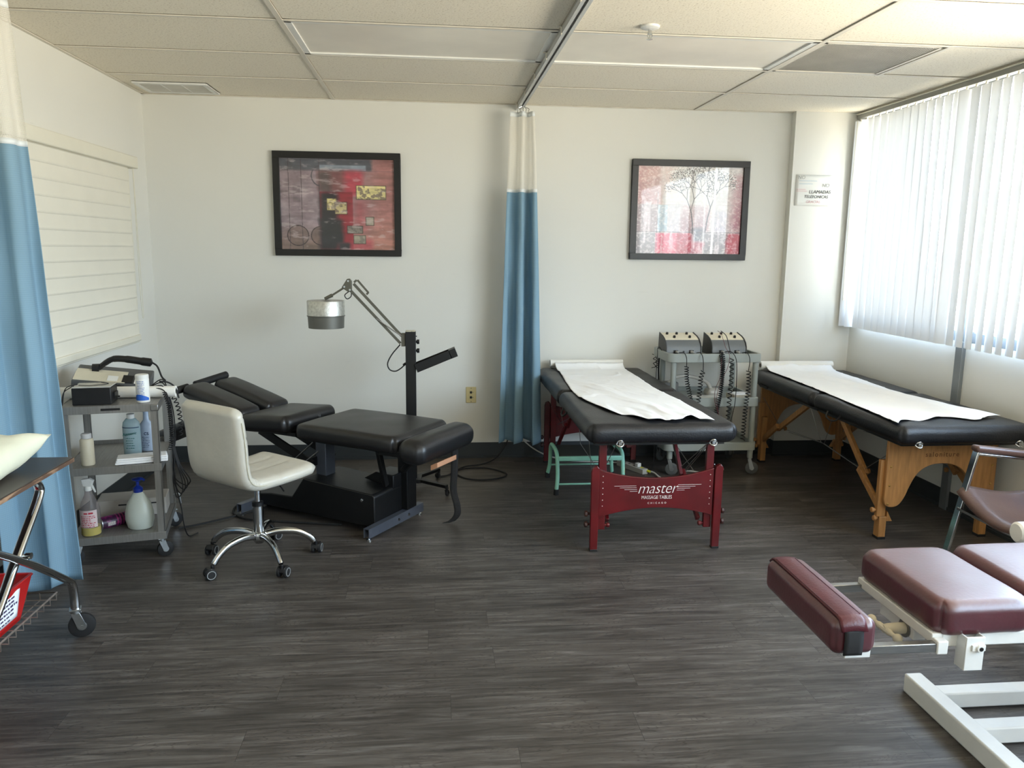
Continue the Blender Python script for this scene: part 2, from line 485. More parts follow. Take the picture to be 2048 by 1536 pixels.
def translucent(name, col, fac=0.5, rough=0.6, dots=None, bump=0.0):
    m, nt, b, out = nodes_of(name)
    L = nt.links; N = nt.nodes.new
    b.inputs['Base Color'].default_value = lin(col); b.inputs['Roughness'].default_value = rough
    tr = N('ShaderNodeBsdfTranslucent'); tr.inputs['Color'].default_value = lin(col)
    tc = N('ShaderNodeTexCoord')
    nz = N('ShaderNodeTexNoise'); nz.inputs['Scale'].default_value = 9
    L.new(tc.outputs['Object'], nz.inputs['Vector'])
    rp = N('ShaderNodeValToRGB')
    c = lin(col)
    rp.color_ramp.elements[0].color = tuple(v * 0.95 for v in c[:3]) + (1,); rp.color_ramp.elements[1].color = c
    L.new(nz.outputs['Fac'], rp.inputs['Fac'])
    src = rp.outputs['Color']
    if dots:
        vo = N('ShaderNodeTexVoronoi'); vo.inputs['Scale'].default_value = 1.0; vo.inputs['Randomness'].default_value = 0.0
        mp = N('ShaderNodeMapping'); mp.inputs['Scale'].default_value = dots
        L.new(tc.outputs['UV'], mp.inputs['Vector']); L.new(mp.outputs[0], vo.inputs['Vector'])
        st = N('ShaderNodeMapRange'); st.inputs['From Min'].default_value = 0.25; st.inputs['From Max'].default_value = 0.4
        st.inputs['To Min'].default_value = 1.10; st.inputs['To Max'].default_value = 1.0
        L.new(vo.outputs['Distance'], st.inputs['Value'])
        vm = N('ShaderNodeVectorMath'); vm.operation = 'SCALE'
        L.new(src, vm.inputs[0]); L.new(st.outputs[0], vm.inputs['Scale'])
        src = vm.outputs[0]
    L.new(src, b.inputs['Base Color']); L.new(src, tr.inputs['Color'])
    mx = N('ShaderNodeMixShader'); mx.inputs[0].default_value = fac
    L.new(b.outputs[0], mx.inputs[1]); L.new(tr.outputs[0], mx.inputs[2]); L.new(mx.outputs[0], out.inputs['Surface'])
    return m
M_slat = translucent('vertical_blind_vinyl', (234, 237, 241), 0.066, 0.5)
M_curtain = translucent('blue_privacy_curtain', (142, 176, 196), 0.25, 0.75, dots=(70, 220, 1))
M_zebra = mat('roller_shade_opaque_band', (224, 220, 206), 0.7, var=0.02)
M_zebra2 = mat('roller_shade_sheer_band', (214, 210, 196), 0.7, var=0.02)

def net_material():
    m, nt, b, out = nodes_of('white_curtain_net')
    L = nt.links; N = nt.nodes.new
    b.inputs['Base Color'].default_value = lin((236, 232, 222)); b.inputs['Roughness'].default_value = 0.7
    tc = N('ShaderNodeTexCoord')
    mp = N('ShaderNodeMapping'); mp.inputs['Scale'].default_value = (84, 52, 1); mp.inputs['Rotation'].default_value = (0, 0, 0.78)
    L.new(tc.outputs['UV'], mp.inputs['Vector'])
    vo = N('ShaderNodeTexVoronoi'); vo.inputs['Randomness'].default_value = 0.12; vo.inputs['Scale'].default_value = 1.0
    L.new(mp.outputs[0], vo.inputs['Vector'])
    st = N('ShaderNodeMath'); st.operation = 'LESS_THAN'; st.inputs[1].default_value = 0.30
    L.new(vo.outputs['Distance'], st.inputs[0])
    tp = N('ShaderNodeBsdfTransparent')
    tl = N('ShaderNodeBsdfTranslucent'); tl.inputs['Color'].default_value = lin((236, 232, 222))
    ma = N('ShaderNodeMixShader'); ma.inputs[0].default_value = 0.35
    L.new(b.outputs[0], ma.inputs[1]); L.new(tl.outputs[0], ma.inputs[2])
    mx = N('ShaderNodeMixShader')
    L.new(st.outputs[0], mx.inputs[0]); L.new(ma.outputs[0], mx.inputs[1]); L.new(tp.outputs[0], mx.inputs[2])
    L.new(mx.outputs[0], out.inputs['Surface'])
    return m
M_net = net_material()

def glass_pane_material():
    m, nt, b, out = nodes_of('window_glass')
    L = nt.links; N = nt.nodes.new
    tp = N('ShaderNodeBsdfTransparent'); tp.inputs['Color'].default_value = (0.93, 0.96, 0.97, 1)
    gl = N('ShaderNodeBsdfGlossy'); gl.inputs['Roughness'].default_value = 0.01
    fz = N('ShaderNodeFresnel'); fz.inputs['IOR'].default_value = 1.45
    mx = N('ShaderNodeMixShader')
    ge = N('ShaderNodeNewGeometry'); iv = N('ShaderNodeMath'); iv.operation = 'SUBTRACT'; iv.inputs[0].default_value = 1.0
    L.new(ge.outputs['Backfacing'], iv.inputs[1])
    pr = N('ShaderNodeMath'); pr.operation = 'MULTIPLY'; L.new(fz.outputs[0], pr.inputs[0]); L.new(iv.outputs[0], pr.inputs[1])
    L.new(pr.outputs[0], mx.inputs[0]); L.new(tp.outputs[0], mx.inputs[1]); L.new(gl.outputs[0], mx.inputs[2])
    L.new(mx.outputs[0], out.inputs['Surface'])
    return m
M_glass = glass_pane_material()

def bottle_material(name, col, alpha=0.45, rough=0.15):
    m, nt, b, out = nodes_of(name)
    L = nt.links; N = nt.nodes.new
    tp = N('ShaderNodeBsdfTransparent'); tp.inputs['Color'].default_value = lin(col)
    b.inputs['Base Color'].default_value = lin(col); b.inputs['Roughness'].default_value = rough
    mx = N('ShaderNodeMixShader'); mx.inputs[0].default_value = 1 - alpha
    tc = N('ShaderNodeTexCoord'); nz = N('ShaderNodeTexNoise'); nz.inputs['Scale'].default_value = 20
    L.new(tc.outputs['Object'], nz.inputs['Vector'])
    mr = N('ShaderNodeMapRange'); mr.inputs['To Min'].default_value = rough; mr.inputs['To Max'].default_value = rough + 0.1
    L.new(nz.outputs['Fac'], mr.inputs['Value']); L.new(mr.outputs[0], b.inputs['Roughness'])
    L.new(b.outputs[0], mx.inputs[2]); L.new(tp.outputs[0], mx.inputs[1])
    L.new(mx.outputs[0], out.inputs['Surface'])
    return m

# ------------------------------------------------------------------ room shell
XL, XR, YB, YF, H = -1.86, 3.0, 5.467, -3.0, 2.433
YP, XP = 5.405, 2.487                       # projecting corner pier
struct('floor', MB().box(XL - 0.1, XR + 0.2, YF - 0.1, YB + 0.1, -0.06, 0.0), M_floor)
struct('wall_back', MB().box(XL - 0.1, XR + 0.2, YB, YB + 0.12, 0, H + 0.2), M_wall)
struct('wall_left', MB().box(XL - 0.12, XL, YF, YB, 0, H + 0.2), M_wall)
struct('wall_front', MB().box(XL - 0.1, XR + 0.2, YF - 0.12, YF, 0, H + 0.2), M_wall)
struct('wall_corner', MB().box(XP, XR, YP, YB, 0, H + 0.1), M_wall)
SILL, HEAD = 0.99, 2.41
struct('wall_right', MB().box(XR, XR + 0.16, YF, YB, 0, SILL).box(XR, XR + 0.16, YF, YB, HEAD, H + 0.2)
       .box(XR, XR + 0.16, YF, YF + 0.5, SILL, HEAD).box(XR, XR + 0.16, 5.36, YB, SILL, HEAD), M_wall)

# ceiling: lay-in tiles recessed above a tee grid
gx = [0.569 + 1.22 * k for k in range(-3, 4)]
gy = [YB] + [4.869 - 0.61 * k for k in range(0, 14)]
xs = [XL] + [x for x in gx if XL + 0.05 < x < XR - 0.05] + [XR]
cm = MB()
LIGHTS = [(-0.651, 0.569, 3.649, 4.259), (0.569, 1.789, 3.649, 4.259), (-0.651, 0.569, 1.209, 1.819), (0.569, 1.789, 1.209, 1.819),
          (0.569, 1.789, -1.231, -0.621)]
GR = (1.789, 2.40, 3.649, 4.259)
for a, b_ in zip(xs, xs[1:]):
    for y1, y0 in zip(gy, gy[1:]):
        y0 = max(y0, YF)
        if y1 <= y0: continue
        if any(abs(a - l[0]) < .02 and abs(y0 - l[2]) < .02 for l in LIGHTS): continue
        if abs(a - GR[0]) < .02 and abs(y0 - GR[2]) < .02:
            cm.box(GR[1] + 0.02, b_ - 0.013, y0 + 0.013, y1 - 0.013, H + 0.006, H + 0.022); continue
        if a < XL + 0.01 and y1 == YB:      # the tile cut out for the supply vent
            cm.box(a, -1.785, y0 + 0.013, y1, H + 0.006, H + 0.022).box(-1.345, b_ - 0.013, y0 + 0.013, y1, H + 0.006, H + 0.022)
            cm.box(-1.785, -1.345, y0 + 0.013, 5.07, H + 0.006, H + 0.022).box(-1.785, -1.345, 5.39, y1, H + 0.006, H + 0.022)
            continue
        cm.box(a + (0.013 if a > XL + .01 else 0), b_ - (0.013 if b_ < XR - .01 else 0), y0 + 0.013, y1 - (0.013 if y1 < YB else 0), H + 0.006, H + 0.022)
struct('ceiling', cm, M_tile, smooth=False)
tee = MB()
for x in xs[1:-1]: tee.box(x - 0.012, x + 0.012, YF, YB, H, H + 0.004).box(x - 0.0015, x + 0.0015, YF, YB, H + 0.004, H + 0.035)
for y in gy[1:]:
    if y > YF: tee.box(XL, XR, y - 0.010, y + 0.010, H + 0.0005, H + 0.0042)
tee.box(GR[1], GR[1] + 0.02, GR[2], GR[3], H, H + 0.004)
tee.box(XL, XL + 0.02, YF, YB, H + 0.0006, H + 0.0044).box(XL, XR, YB - 0.018, YB, H + 0.0006, H + 0.0044).box(XR - 0.02, XR, YF, YB, H + 0.0006, H + 0.0044)
struct('trim_1', tee, M_tee, smooth=False)
struct('ceiling_deck', MB().box(XL - .1, XR + .2, YF - .1, YB + .1, H + 0.2, H + 0.3), M_tee)

# baseboards with a small toe lip
def base(x0, x1, y0, y1, lx0, lx1, ly0, ly1):
    return MB().box(x0, x1, y0, y1, 0.0, 0.112).box(lx0, lx1, ly0, ly1, 0, 0.018)
struct('baseboard_back', base(XL, XP, YB - 0.006, YB, XL, XP, YB - 0.014, YB - 0.006), M_baseboard)
struct('baseboard_corner', MB().box(XP - 0.006, XR, YP - 0.006, YP, 0, 0.112).box(XP - 0.006, XP, YP, YB - 0.006, 0, 0.112)
       .box(XP - 0.014, XR, YP - 0.014, YP - 0.006, 0, 0.018), M_baseboard)
struct('baseboard_right', base(XR - 0.006, XR, YF, YP - 0.006, XR - 0.014, XR - 0.006, YF, YP - 0.014), M_baseboard)
struct('baseboard_left', base(XL, XL + 0.006, YF, YB - 0.006, XL + 0.006, XL + 0.014, YF, YB - 0.014), M_baseboard)
struct('trim_2', MB().box(XR - 0.022, XR, 4.135, 4.195, 0, SILL), M_grey_metal, bevel=0.002)
struct('trim_3', MB().box(XR - 0.022, XR, 1.695, 1.755, 0, SILL), M_grey_metal, bevel=0.002)
struct('trim_4', MB().box(XR - 0.028, XR + 0.02, 5.345, 5.385, SILL, HEAD + 0.02), M_valance, bevel=0.002)

# window frame and panes
wf = MB()
wx0, wx1 = XR + 0.0, XR + 0.05
wf.box(wx0, wx1, YF + 0.5, 5.36, SILL, SILL + 0.055).box(wx0, wx1, YF + 0.5, 5.36, HEAD - 0.05, HEAD)
ys = [5.335, 4.165, 2.945, 1.725, 0.505, -0.715, -1.935, YF + 0.525]
for y in ys: wf.box(wx0, wx1, y - 0.025, y + 0.025, SILL + 0.055, HEAD - 0.05)
struct('window_1', wf, M_grey_metal, bevel=0.003)
w1 = bpy.data.objects['window_1']
for a, b_ in zip(ys[1:], ys):
    MB().box(XR + 0.022, XR + 0.026, a + 0.025, b_ - 0.025, SILL + 0.055, HEAD - 0.05).build('window_pane', M_glass, w1)

# ------------------------------------------------------------------ world, outside
w = bpy.data.worlds.new('daylight'); bpy.context.scene.world = w; w.use_nodes = True
nt = w.node_tree; bg = nt.nodes['Background']
tc = nt.nodes.new('ShaderNodeTexCoord'); sp = nt.nodes.new('ShaderNodeSeparateXYZ'); rp = nt.nodes.new('ShaderNodeValToRGB')
nt.links.new(tc.outputs['Generated'], sp.inputs[0])
mr = nt.nodes.new('ShaderNodeMapRange'); mr.inputs['From Min'].default_value = -1; mr.inputs['From Max'].default_value = 1
nt.links.new(sp.outputs['Z'], mr.inputs['Value']); nt.links.new(mr.outputs[0], rp.inputs['Fac'])
e = rp.color_ramp.elements
e[0].position = 0.0; e[0].color = (1.50, 1.32, 1.06, 1)
e[1].position = 1.0; e[1].color = (0.62, 0.86, 1.25, 1)
for p, c in ((0.44, (1.72, 1.50, 1.20, 1)), (0.492, (0.85, 0.80, 0.72, 1)), (0.51, (1.25, 1.32, 1.38, 1)), (0.62, (1.0, 1.2, 1.42, 1))):
    k = e.new(p); k.color = c
nt.links.new(rp.outputs['Color'], bg.inputs['Color'])
bg.inputs['Strength'].default_value = 3.2

M_conc = mat('pale_concrete', (206, 206, 204), 0.8, var=0.06, vscale=0.6)
M_darkglass = mat('tinted_glass_band', (92, 96, 104), 0.15, var=0.2, vscale=0.5)
b = thing('office_building', 'pale concrete office block with dark window bands seen through the vertical blinds', 'building', (26, 30, -9))
MB().box(0, 14, -14, 22, 0, 10.1).build('wall', M_conc, b)
for i, (z0, z1) in enumerate(((8.0, 9.1), (5.6, 7.2), (2.6, 4.2))):
    for k in range(6):
        MB().box(-0.06, 0.0, -13 + k * 5.8, -13 + k * 5.8 + 5.0, z0, z1).build('window', M_darkglass, b)
MB().box(-0.4, 0.0, -14, 22, 9.6, 10.3).build('parapet', M_conc, b, bevel=0.05)

# ------------------------------------------------------------------ camera
f, pt, rl, yw, hh = 1566.16, .1699, .0117, -.1001, 1.4781
fw = Vector((-math.sin(yw) * math.cos(pt), math.cos(yw) * math.cos(pt), -math.sin(pt)))
ri = Vector((math.cos(yw), math.sin(yw), 0)); up = ri.cross(fw)
r2 = ri * math.cos(rl) + up * math.sin(rl); u2 = up * math.cos(rl) - ri * math.sin(rl)
cam = bpy.data.cameras.new('camera'); co = bpy.data.objects.new('camera', cam); C.objects.link(co)
Mx = Matrix((r2, u2, -fw)).transposed().to_4x4(); Mx.translation = (0, 0, hh); co.matrix_world = Mx
cam.sensor_width = 36; cam.lens = f * 36 / 2048; cam.clip_start = 0.05
bpy.context.scene.camera = co
bpy.context.scene.cycles.max_bounces = 9
bpy.context.scene.cycles.diffuse_bounces = 5
vs = bpy.context.scene.view_settings
vs.view_transform = 'Standard'; vs.look = 'None'; vs.gamma = 1; vs.use_curve_mapping = False
vs.exposure = 1.95

# portal that steers daylight sampling to the window strip (gives off no light itself)
pl = bpy.data.lights.new('window_portal', 'AREA'); pl.shape = 'RECTANGLE'; pl.size = HEAD - SILL; pl.size_y = 5.36 - YF - 0.5
pl.cycles.is_portal = True
po = bpy.data.objects.new('window_portal', pl); C.objects.link(po)
po.location = (XR + 0.1, (5.36 + YF + 0.5) / 2, (HEAD + SILL) / 2); po.rotation_euler = (0, -PI / 2 + PI, 0)
po.rotation_euler = (0, PI / 2, 0)

# ------------------------------------------------------------------ ceiling fixtures
def troffer(l, label, group=None):
    x0, x1, y0, y1 = l
    t = thing('ceiling_light', label, 'ceiling light', ((x0 + x1) / 2, (y0 + y1) / 2, H), 0, 'flush ceiling light panels')
    w_, d_ = (x1 - x0) / 2 - 0.012, (y1 - y0) / 2 - 0.012
    f_ = MB().box(-w_, w_, -d_, -d_ + 0.02, 0.002, 0.05).box(-w_, w_, d_ - 0.02, d_, 0.002, 0.05).box(-w_, -w_ + 0.03, -d_, d_, 0.002, 0.05).box(w_ - 0.03, w_, -d_, d_, 0.002, 0.05)
    f_.box(-w_, w_, -d_, d_, 0.06, 0.08)
    f_.build('frame', M_white_metal, t)
    MB().box(-w_ + 0.028, w_ - 0.028, -d_ + 0.018, d_ - 0.018, 0.010, 0.014).build('diffuser', M_diff, t)
M_diff = mat('frosted_diffuser', (232, 226, 214), 0.4, var=0.08, vscale=2.5)
troffer(LIGHTS[0], 'flush light panel, switched off, left of the curtain track')
troffer(LIGHTS[1], 'flush light panel, switched off, between curtain track and perforated return grille')

t = thing('return_air_grille', 'square perforated grey return air grille in the ceiling near the blinds', 'air grille', ((GR[0] + GR[1]) / 2, (GR[2] + GR[3]) / 2, H))
q = 0.293
MB().box(-q, q, -q, -q + 0.016, 0.0, 0.02).box(-q, q, q - 0.016, q, 0.0, 0.02).box(-q, -q + 0.016, -q, q, 0, 0.02).box(q - 0.016, q, -q, q, 0, 0.02).build('frame', M_tee, t)
g_ = MB()
nb = 44
for i in range(1, nb):
    a = -q + 2 * q * i / nb
    g_.box(a - 0.004, a + 0.004, -q + .01, q - .01, 0.004, 0.010).box(-q + .01, q - .01, a - 0.004, a + 0.004, 0.004, 0.010)
g_.build('grid', mat('grille_grey', (196, 190, 178), 0.5, var=0.1, vscale=5), t, smooth=False)
MB().box(-q, q, -q, q, 0.03, 0.04).build('duct_back', mat('duct_dark', (150, 144, 134), 0.8), t)

t = thing('supply_vent', 'white three-section supply vent in the ceiling corner over the left window shade', 'air vent', (-1.565, 5.23, H))
MB().box(-0.215, 0.215, -0.155, -0.125, -0.006, 0.004).box(-0.215, 0.215, 0.125, 0.155, -0.006, 0.004).box(-0.215, -0.185, -0.125, 0.125, -0.006, 0.004).box(0.185, 0.215, -0.125, 0.125, -0.006, 0.004) \
    .box(-0.066, -0.056, -0.125, 0.125, -0.005, 0.004).box(0.056, 0.066, -0.125, 0.125, -0.005, 0.004).build('frame', M_white_metal, t, bevel=0.002)
lv = MB()
for i in range(12):
    y = -0.118 + i * 0.021
    lv.bar((-0.19, y, 0.002), (0.19, y, 0.002), 0.0012, 0.018, up=(0, 0.6, 1))
lv.build('louvre', mat('vent_grey', (212, 210, 202), 0.5, var=0.04), t)
MB().box(-0.21, 0.21, -0.15, 0.15, 0.012, 0.016).build('duct_back', MATS['vent_grey'], t)

t = thing('fire_sprinkler', 'small chrome sprinkler head hanging from a round white ceiling plate', 'sprinkler', (0.937, 3.528, H))
MB().lathe([(0.001, -0.005), (0.030, -0.006), (0.041, -0.002), (0.041, 0.006), (0.0, 0.006)]).build('escutcheon', M_white_metal, t)
MB().lathe([(0.001, -0.052), (0.013, -0.05), (0.013, -0.047), (0.004, -0.046), (0.004, -0.03), (0.008, -0.028), (0.008, -0.01), (0.001, -0.01)]).tube([(0.008, 0, -0.02), (0.010, 0, -0.035), (0.003, 0, -0.048)], 0.0018, 6, k=4).tube([(-0.008, 0, -0.02), (-0.010, 0, -0.035), (-0.003, 0, -0.048)], 0.0018, 6, k=4).build('sprinkler_head', M_chrome, t)

# curtain track along the ceiling
t = thing('curtain_track', 'grey metal curtain track running along the ceiling to the back wall', 'curtain track', (0.578, 4.1, H))
tb = MB()
for a, b_, c, d in ((-0.022, -0.018, -0.030, -0.004), (0.018, 0.022, -0.030, -0.004), (-0.022, 0.022, -0.006, -0.003), (-0.022, -0.006, -0.031, -0.028), (0.006, 0.022, -0.031, -0.028)):
    tb.box(a, b_, -3.2, 1.355, c, d)
tb.build('rail', mat('track_aluminium', (196, 197, 196), 0.4, 0.35, var=0.05), t, smooth=False)
for k in range(6):
    y = 1.30 - k * 0.46
    MB().box(-0.040, 0.026, y - 0.008, y + 0.008, -0.004, -0.001).box(-0.026, -0.021, y - 0.008, y + 0.008, -0.034, -0.001).build('clip', M_tee, t)
MB().box(-0.024, 0.024, 1.345, 1.366, -0.034, 0.0).build('end_cap', M_white_plastic, t, bevel=0.002)

# ------------------------------------------------------------------ privacy curtains
def curtain(name, label, plan_top, plan_bot, zs, amp, nf, seed, flare=1.0):
    """plan_*: (x0,y0,x1,y1) chord of the bunch; zs = top, net bottom, hem; folds as a sine across the chord"""
    rnd = random.Random(seed)
    ph = [rnd.uniform(0, 6.28) for _ in range(4)]
    cx, cy = (plan_bot[0] + plan_bot[2]) / 2, (plan_bot[1] + plan_bot[3]) / 2
    t = thing(name, label, 'curtain', (cx, cy, 0))
    zt, zn, zb = zs
    def P(u, z):
        k = (zt - z) / (zt - zb)                 # 0 top .. 1 bottom
        kk = max(0.0, k) ** 0.8
        x0, y0, x1, y1 = [a + (b_ - a) * kk for a, b_ in zip(plan_top, plan_bot)]
        dx, dy = x1 - x0, y1 - y0
        l = math.hypot(dx, dy); nx, ny = -dy / l, dx / l
        A = amp * (0.35 + 0.65 * kk) * (0.8 + 0.25 * math.sin(ph[0] + 5 * u))
        s_ = math.sin(2 * PI * nf * u + ph[1] + 0.5 * math.sin(ph[2] + 2.2 * k))
        s_ = math.copysign(abs(s_) ** 0.8, s_)
        along = u + 0.045 * math.sin(4 * PI * nf * u + ph[3]) * kk
        wv = 0.006 * math.sin(9 * z + 7 * u + ph[0])
        return (x0 + dx * along + nx * (A * s_ + wv) - cx, y0 + dy * along + ny * (A * s_ + wv) - cy, z)
    MB().grid(lambda u, v: P(u, zn + (zb - zn) * v + (0.012 * math.sin(2 * PI * nf * u) if v > .98 else 0)), 130, 60).build('curtain_fabric', M_curtain, t, ang=80, solid=0.0015)
    MB().grid(lambda u, v: P(u, zt + (zn - zt) * v), 130, 22).build('net_panel', M_net, t, ang=80)
    MB().grid(lambda u, v: Vector(P(u, zn + 0.010 - 0.022 * v)) * 1.0, 130, 1).build('hem', mat('white_hem_tape', (226, 230, 230), 0.7), t, ang=80, solid=0.004)
    MB().grid(lambda u, v: Vector(P(u, zt + 0.006 - 0.03 * v)) * 1.0, 130, 1).build('heading_tape', MATS['white_hem_tape'], t, ang=80, solid=0.004)
    return t, P
ct, P = curtain('privacy_curtain', 'pale blue curtain with white net top, bunched against the back wall', (0.50, 5.29, 0.655, 5.27), (0.445, 5.27, 0.725, 5.25), (2.355, 1.862, 0.165), 0.075, 2.2, 5)
for k in range(5):
    x = 0.548 + k * 0.018
    MB().tube([(x - ct.location.x, 5.29 - ct.location.y, 2.352), (x - ct.location.x, 5.295 - ct.location.y, 2.372), (x - ct.location.x, 5.285 - ct.location.y, 2.382), (0.578 - ct.location.x, 5.29 - ct.location.y, 2.398)], 0.0022, 6, k=3).build('hook', M_chrome, ct)
cl, P = curtain('privacy_curtain', 'bright blue privacy curtain with white net top at the left edge of the photo', (-1.76, 3.23, -1.595, 3.33), (-1.775, 3.23, -1.535, 3.40), (2.385, 1.868, 0.035), 0.060, 1.8, 11)
t = thing('curtain_track', 'short ceiling track holding the left blue curtain', 'curtain track', (-1.68, 3.28, H))
MB().bar((-0.11, -0.06, -0.014), (0.11, 0.06, -0.014), 0.022, 0.026).build('rail', MATS['track_aluminium'], t)
for k in range(5):
    x, y = -0.08 + 0.04 * k, -0.044 + 0.022 * k
    MB().tube([(x, y, -0.026), (x, y, -0.044)], 0.002, 6).build('hook', M_chrome, t)

# ------------------------------------------------------------------ left window shade
t = thing('roller_blind', 'closed cream roller shade with horizontal bands on the left wall', 'window shade', (XL, 4.1, 0.9))
y0, y1 = 3.05 - 4.1, 5.115 - 4.1
MB().box(0.0, 0.075, y0, y1, 1.035, 1.105).build('valance', M_valance, t, bevel=0.006)
z_top, z_bot = 1.035, 0.03
fb = MB()
nb = 13
prof = []
for i in range(nb):
    a = z_top - (z_top - z_bot) * i / nb; b_ = z_top - (z_top - z_bot) * (i + 1) / nb
    prof += [(0.044, a), (0.040, a - 0.004), (0.040, b_ + 0.03), (0.046, b_ + 0.006)]
pp = [(p[0], p[1]) for p in prof] + [(0.036, z_bot), (0.036, z_top)]
fb.prism([(x, z) for x, z in pp], y0 + 0.02, y1 - 0.085, axis='y')
fb.build('shade_fabric', M_zebra, t, ang=20)
MB().box(0.030, 0.056, y0 + 0.02, y1 - 0.083, -0.002, 0.036).build('bottom_rail', M_valance, t, bevel=0.005)
MB().box(0.0, 0.022, y0, y1 - 0.02, -0.02, 0.02).box(0, 0.022, y1 - 0.055, y1 - 0.015, 0.0, 1.05).build('window_casing', M_valance, t, bevel=0.003)
MB().tube([(0.05, y1 - 0.018, 1.04), (0.05, y1 - 0.014, 0.7), (0.05, y1 - 0.006, 0.2), (0.05, y1 - 0.012, 0.135), (0.05, y1 - 0.026, 0.15), (0.05, y1 - 0.036, 0.3), (0.05, y1 - 0.03, 0.7), (0.05, y1 - 0.026, 1.04)], 0.0022, 6, k=6).build('pull_chain', M_valance, t)

# ------------------------------------------------------------------ vertical blinds
t = thing('vertical_blind', 'white vertical slat blinds hanging over the window on the right', 'window blinds', (2.94, 4.3, 0.96))
MB().box(-0.022, 0.022, -1.15, 1.085, 1.432, 1.468).build('headrail', mat('blind_headrail', (150, 150, 144), 0.45, 0.3, var=0.05), t, bevel=0.003)
MB().tube([(-0.026, -1.15, 1.462), (-0.026, 1.085, 1.462)], 0.004, 6).build('valance_strip', M_valance, t)
rs = random.Random(3)
n_s = 28
for k in range(n_s):
    y = 1.075 - 0.0785 * k
    ang = R(-14 + 1.35 * k + rs.uniform(-5, 5))
    if k in (0, 1): ang = R(-88)
    if k == 14: ang = R(-30)
    lean = rs.uniform(-0.004, 0.004)
    sl = MB()
    def fn(u, v, y=y, ang=ang, lean=lean):
        a = (u - 0.5) * 0.088
        c = 0.010 * (1 - (2 * u - 1) ** 2)          # crowned vane
        z = 1.418 + (0.005 - 1.418) * v
        an = ang + 0.08 * math.sin(v * 3 + y * 5)
        dx, dy = math.sin(an), math.cos(an)
        px_ = a * dx * 1.0 - c * dy; py = a * dy + c * dx
        return (px_ * 0.9, y + py + lean * v, z)
    sl.grid(fn, 8, 16)
    sl.build('slat', M_slat, t, ang=80)
    MB().box(-0.004, 0.004, y - 0.006, y + 0.006, 1.408, 1.435).build('slat_clip', M_valance, t)
MB().tube([(-0.03, 1.06, 1.42), (-0.034, 1.062, 0.9), (-0.03, 1.066, 0.25), (-0.02, 1.07, 0.2)], 0.0025, 6, k=6).build('pull_cord', M_valance, t)

# ------------------------------------------------------------------ pictures
def fbm(w_, h_, sx, sy, seed, oct_=5):
    rng = np.random.RandomState(seed)
    out = np.zeros((h_, w_)); amp = 1; tot = 0
    for o in range(oct_):
        nx, ny = max(2, int(sx * 2 ** o)), max(2, int(sy * 2 ** o))
        g = rng.rand(ny + 2, nx + 2)
        yy = np.linspace(0, ny, h_); xx = np.linspace(0, nx, w_)
        yi = yy.astype(int); xi = xx.astype(int); fy = (yy - yi)[:, None]; fx = (xx - xi)[None, :]
        fy = fy * fy * (3 - 2 * fy); fx = fx * fx * (3 - 2 * fx)
        a = g[yi][:, xi]; b_ = g[yi][:, xi + 1]; c = g[yi + 1][:, xi]; d = g[yi + 1][:, xi + 1]
        out += amp * ((a * (1 - fx) + b_ * fx) * (1 - fy) + (c * (1 - fx) + d * fx) * fy); tot += amp; amp *= 0.55
    return out / tot
def canvas_mesh(img, w_, h_):
    """flat print whose own colours (sRGB array, row 0 on top) sit in a colour attribute"""
    H_, W_ = img.shape[:2]
    me = bpy.data.meshes.new('print')
    xs_ = np.linspace(-w_ / 2, w_ / 2, W_); zs_ = np.linspace(h_, 0, H_)
    co_ = np.zeros((H_, W_, 3)); co_[..., 0] = xs_[None, :]; co_[..., 2] = zs_[:, None]
    i = np.arange(H_ * W_).reshape(H_, W_)
    fc = np.stack([i[:-1, :-1], i[1:, :-1], i[1:, 1:], i[:-1, 1:]], -1).reshape(-1, 4)
    me.vertices.add(H_ * W_); me.vertices.foreach_set('co', co_.ravel())
    me.loops.add(fc.size); me.loops.foreach_set('vertex_index', fc.ravel())
    me.polygons.add(len(fc)); me.polygons.foreach_set('loop_start', np.arange(0, fc.size, 4)); me.polygons.foreach_set('loop_total', np.full(len(fc), 4))
    me.update(); me.validate()
    ca = me.color_attributes.new('Col', 'FLOAT_COLOR', 'POINT')
    c = np.clip(img / 255.0, 0, 1); c = np.where(c <= 0.04045, c / 12.92, ((c + 0.055) / 1.055) ** 2.4)
    ca.data.foreach_set('color', np.concatenate([c, np.ones((H_, W_, 1))], -1).astype('f').ravel())
    return me
m_, nt_, b_, o_ = nodes_of('printed_canvas')
at_ = nt_.nodes.new('ShaderNodeVertexColor'); at_.layer_name = 'Col'
nt_.links.new(at_.outputs['Color'], b_.inputs['Base Color']); b_.inputs['Roughness'].default_value = 0.35
M_print = m_
m_, nt_, b_, o_ = nodes_of('picture_glazing')
tp = nt_.nodes.new('ShaderNodeBsdfTransparent'); gl = nt_.nodes.new('ShaderNodeBsdfGlossy'); gl.inputs['Roughness'].default_value = 0.02
mx = nt_.nodes.new('ShaderNodeMixShader'); fz = nt_.nodes.new('ShaderNodeFresnel'); fz.inputs['IOR'].default_value = 1.45
ge = nt_.nodes.new('ShaderNodeNewGeometry'); iv = nt_.nodes.new('ShaderNodeMath'); iv.operation = 'SUBTRACT'; iv.inputs[0].default_value = 1.0
nt_.links.new(ge.outputs['Backfacing'], iv.inputs[1]); pr = nt_.nodes.new('ShaderNodeMath'); pr.operation = 'MULTIPLY'
nt_.links.new(fz.outputs[0], pr.inputs[0]); nt_.links.new(iv.outputs[0], pr.inputs[1]); nt_.links.new(pr.outputs[0], mx.inputs[0]); nt_.links.new(tp.outputs[0], mx.inputs[1]); nt_.links.new(gl.outputs[0], mx.inputs[2]); nt_.links.new(mx.outputs[0], o_.inputs['Surface'])
M_glaz = m_

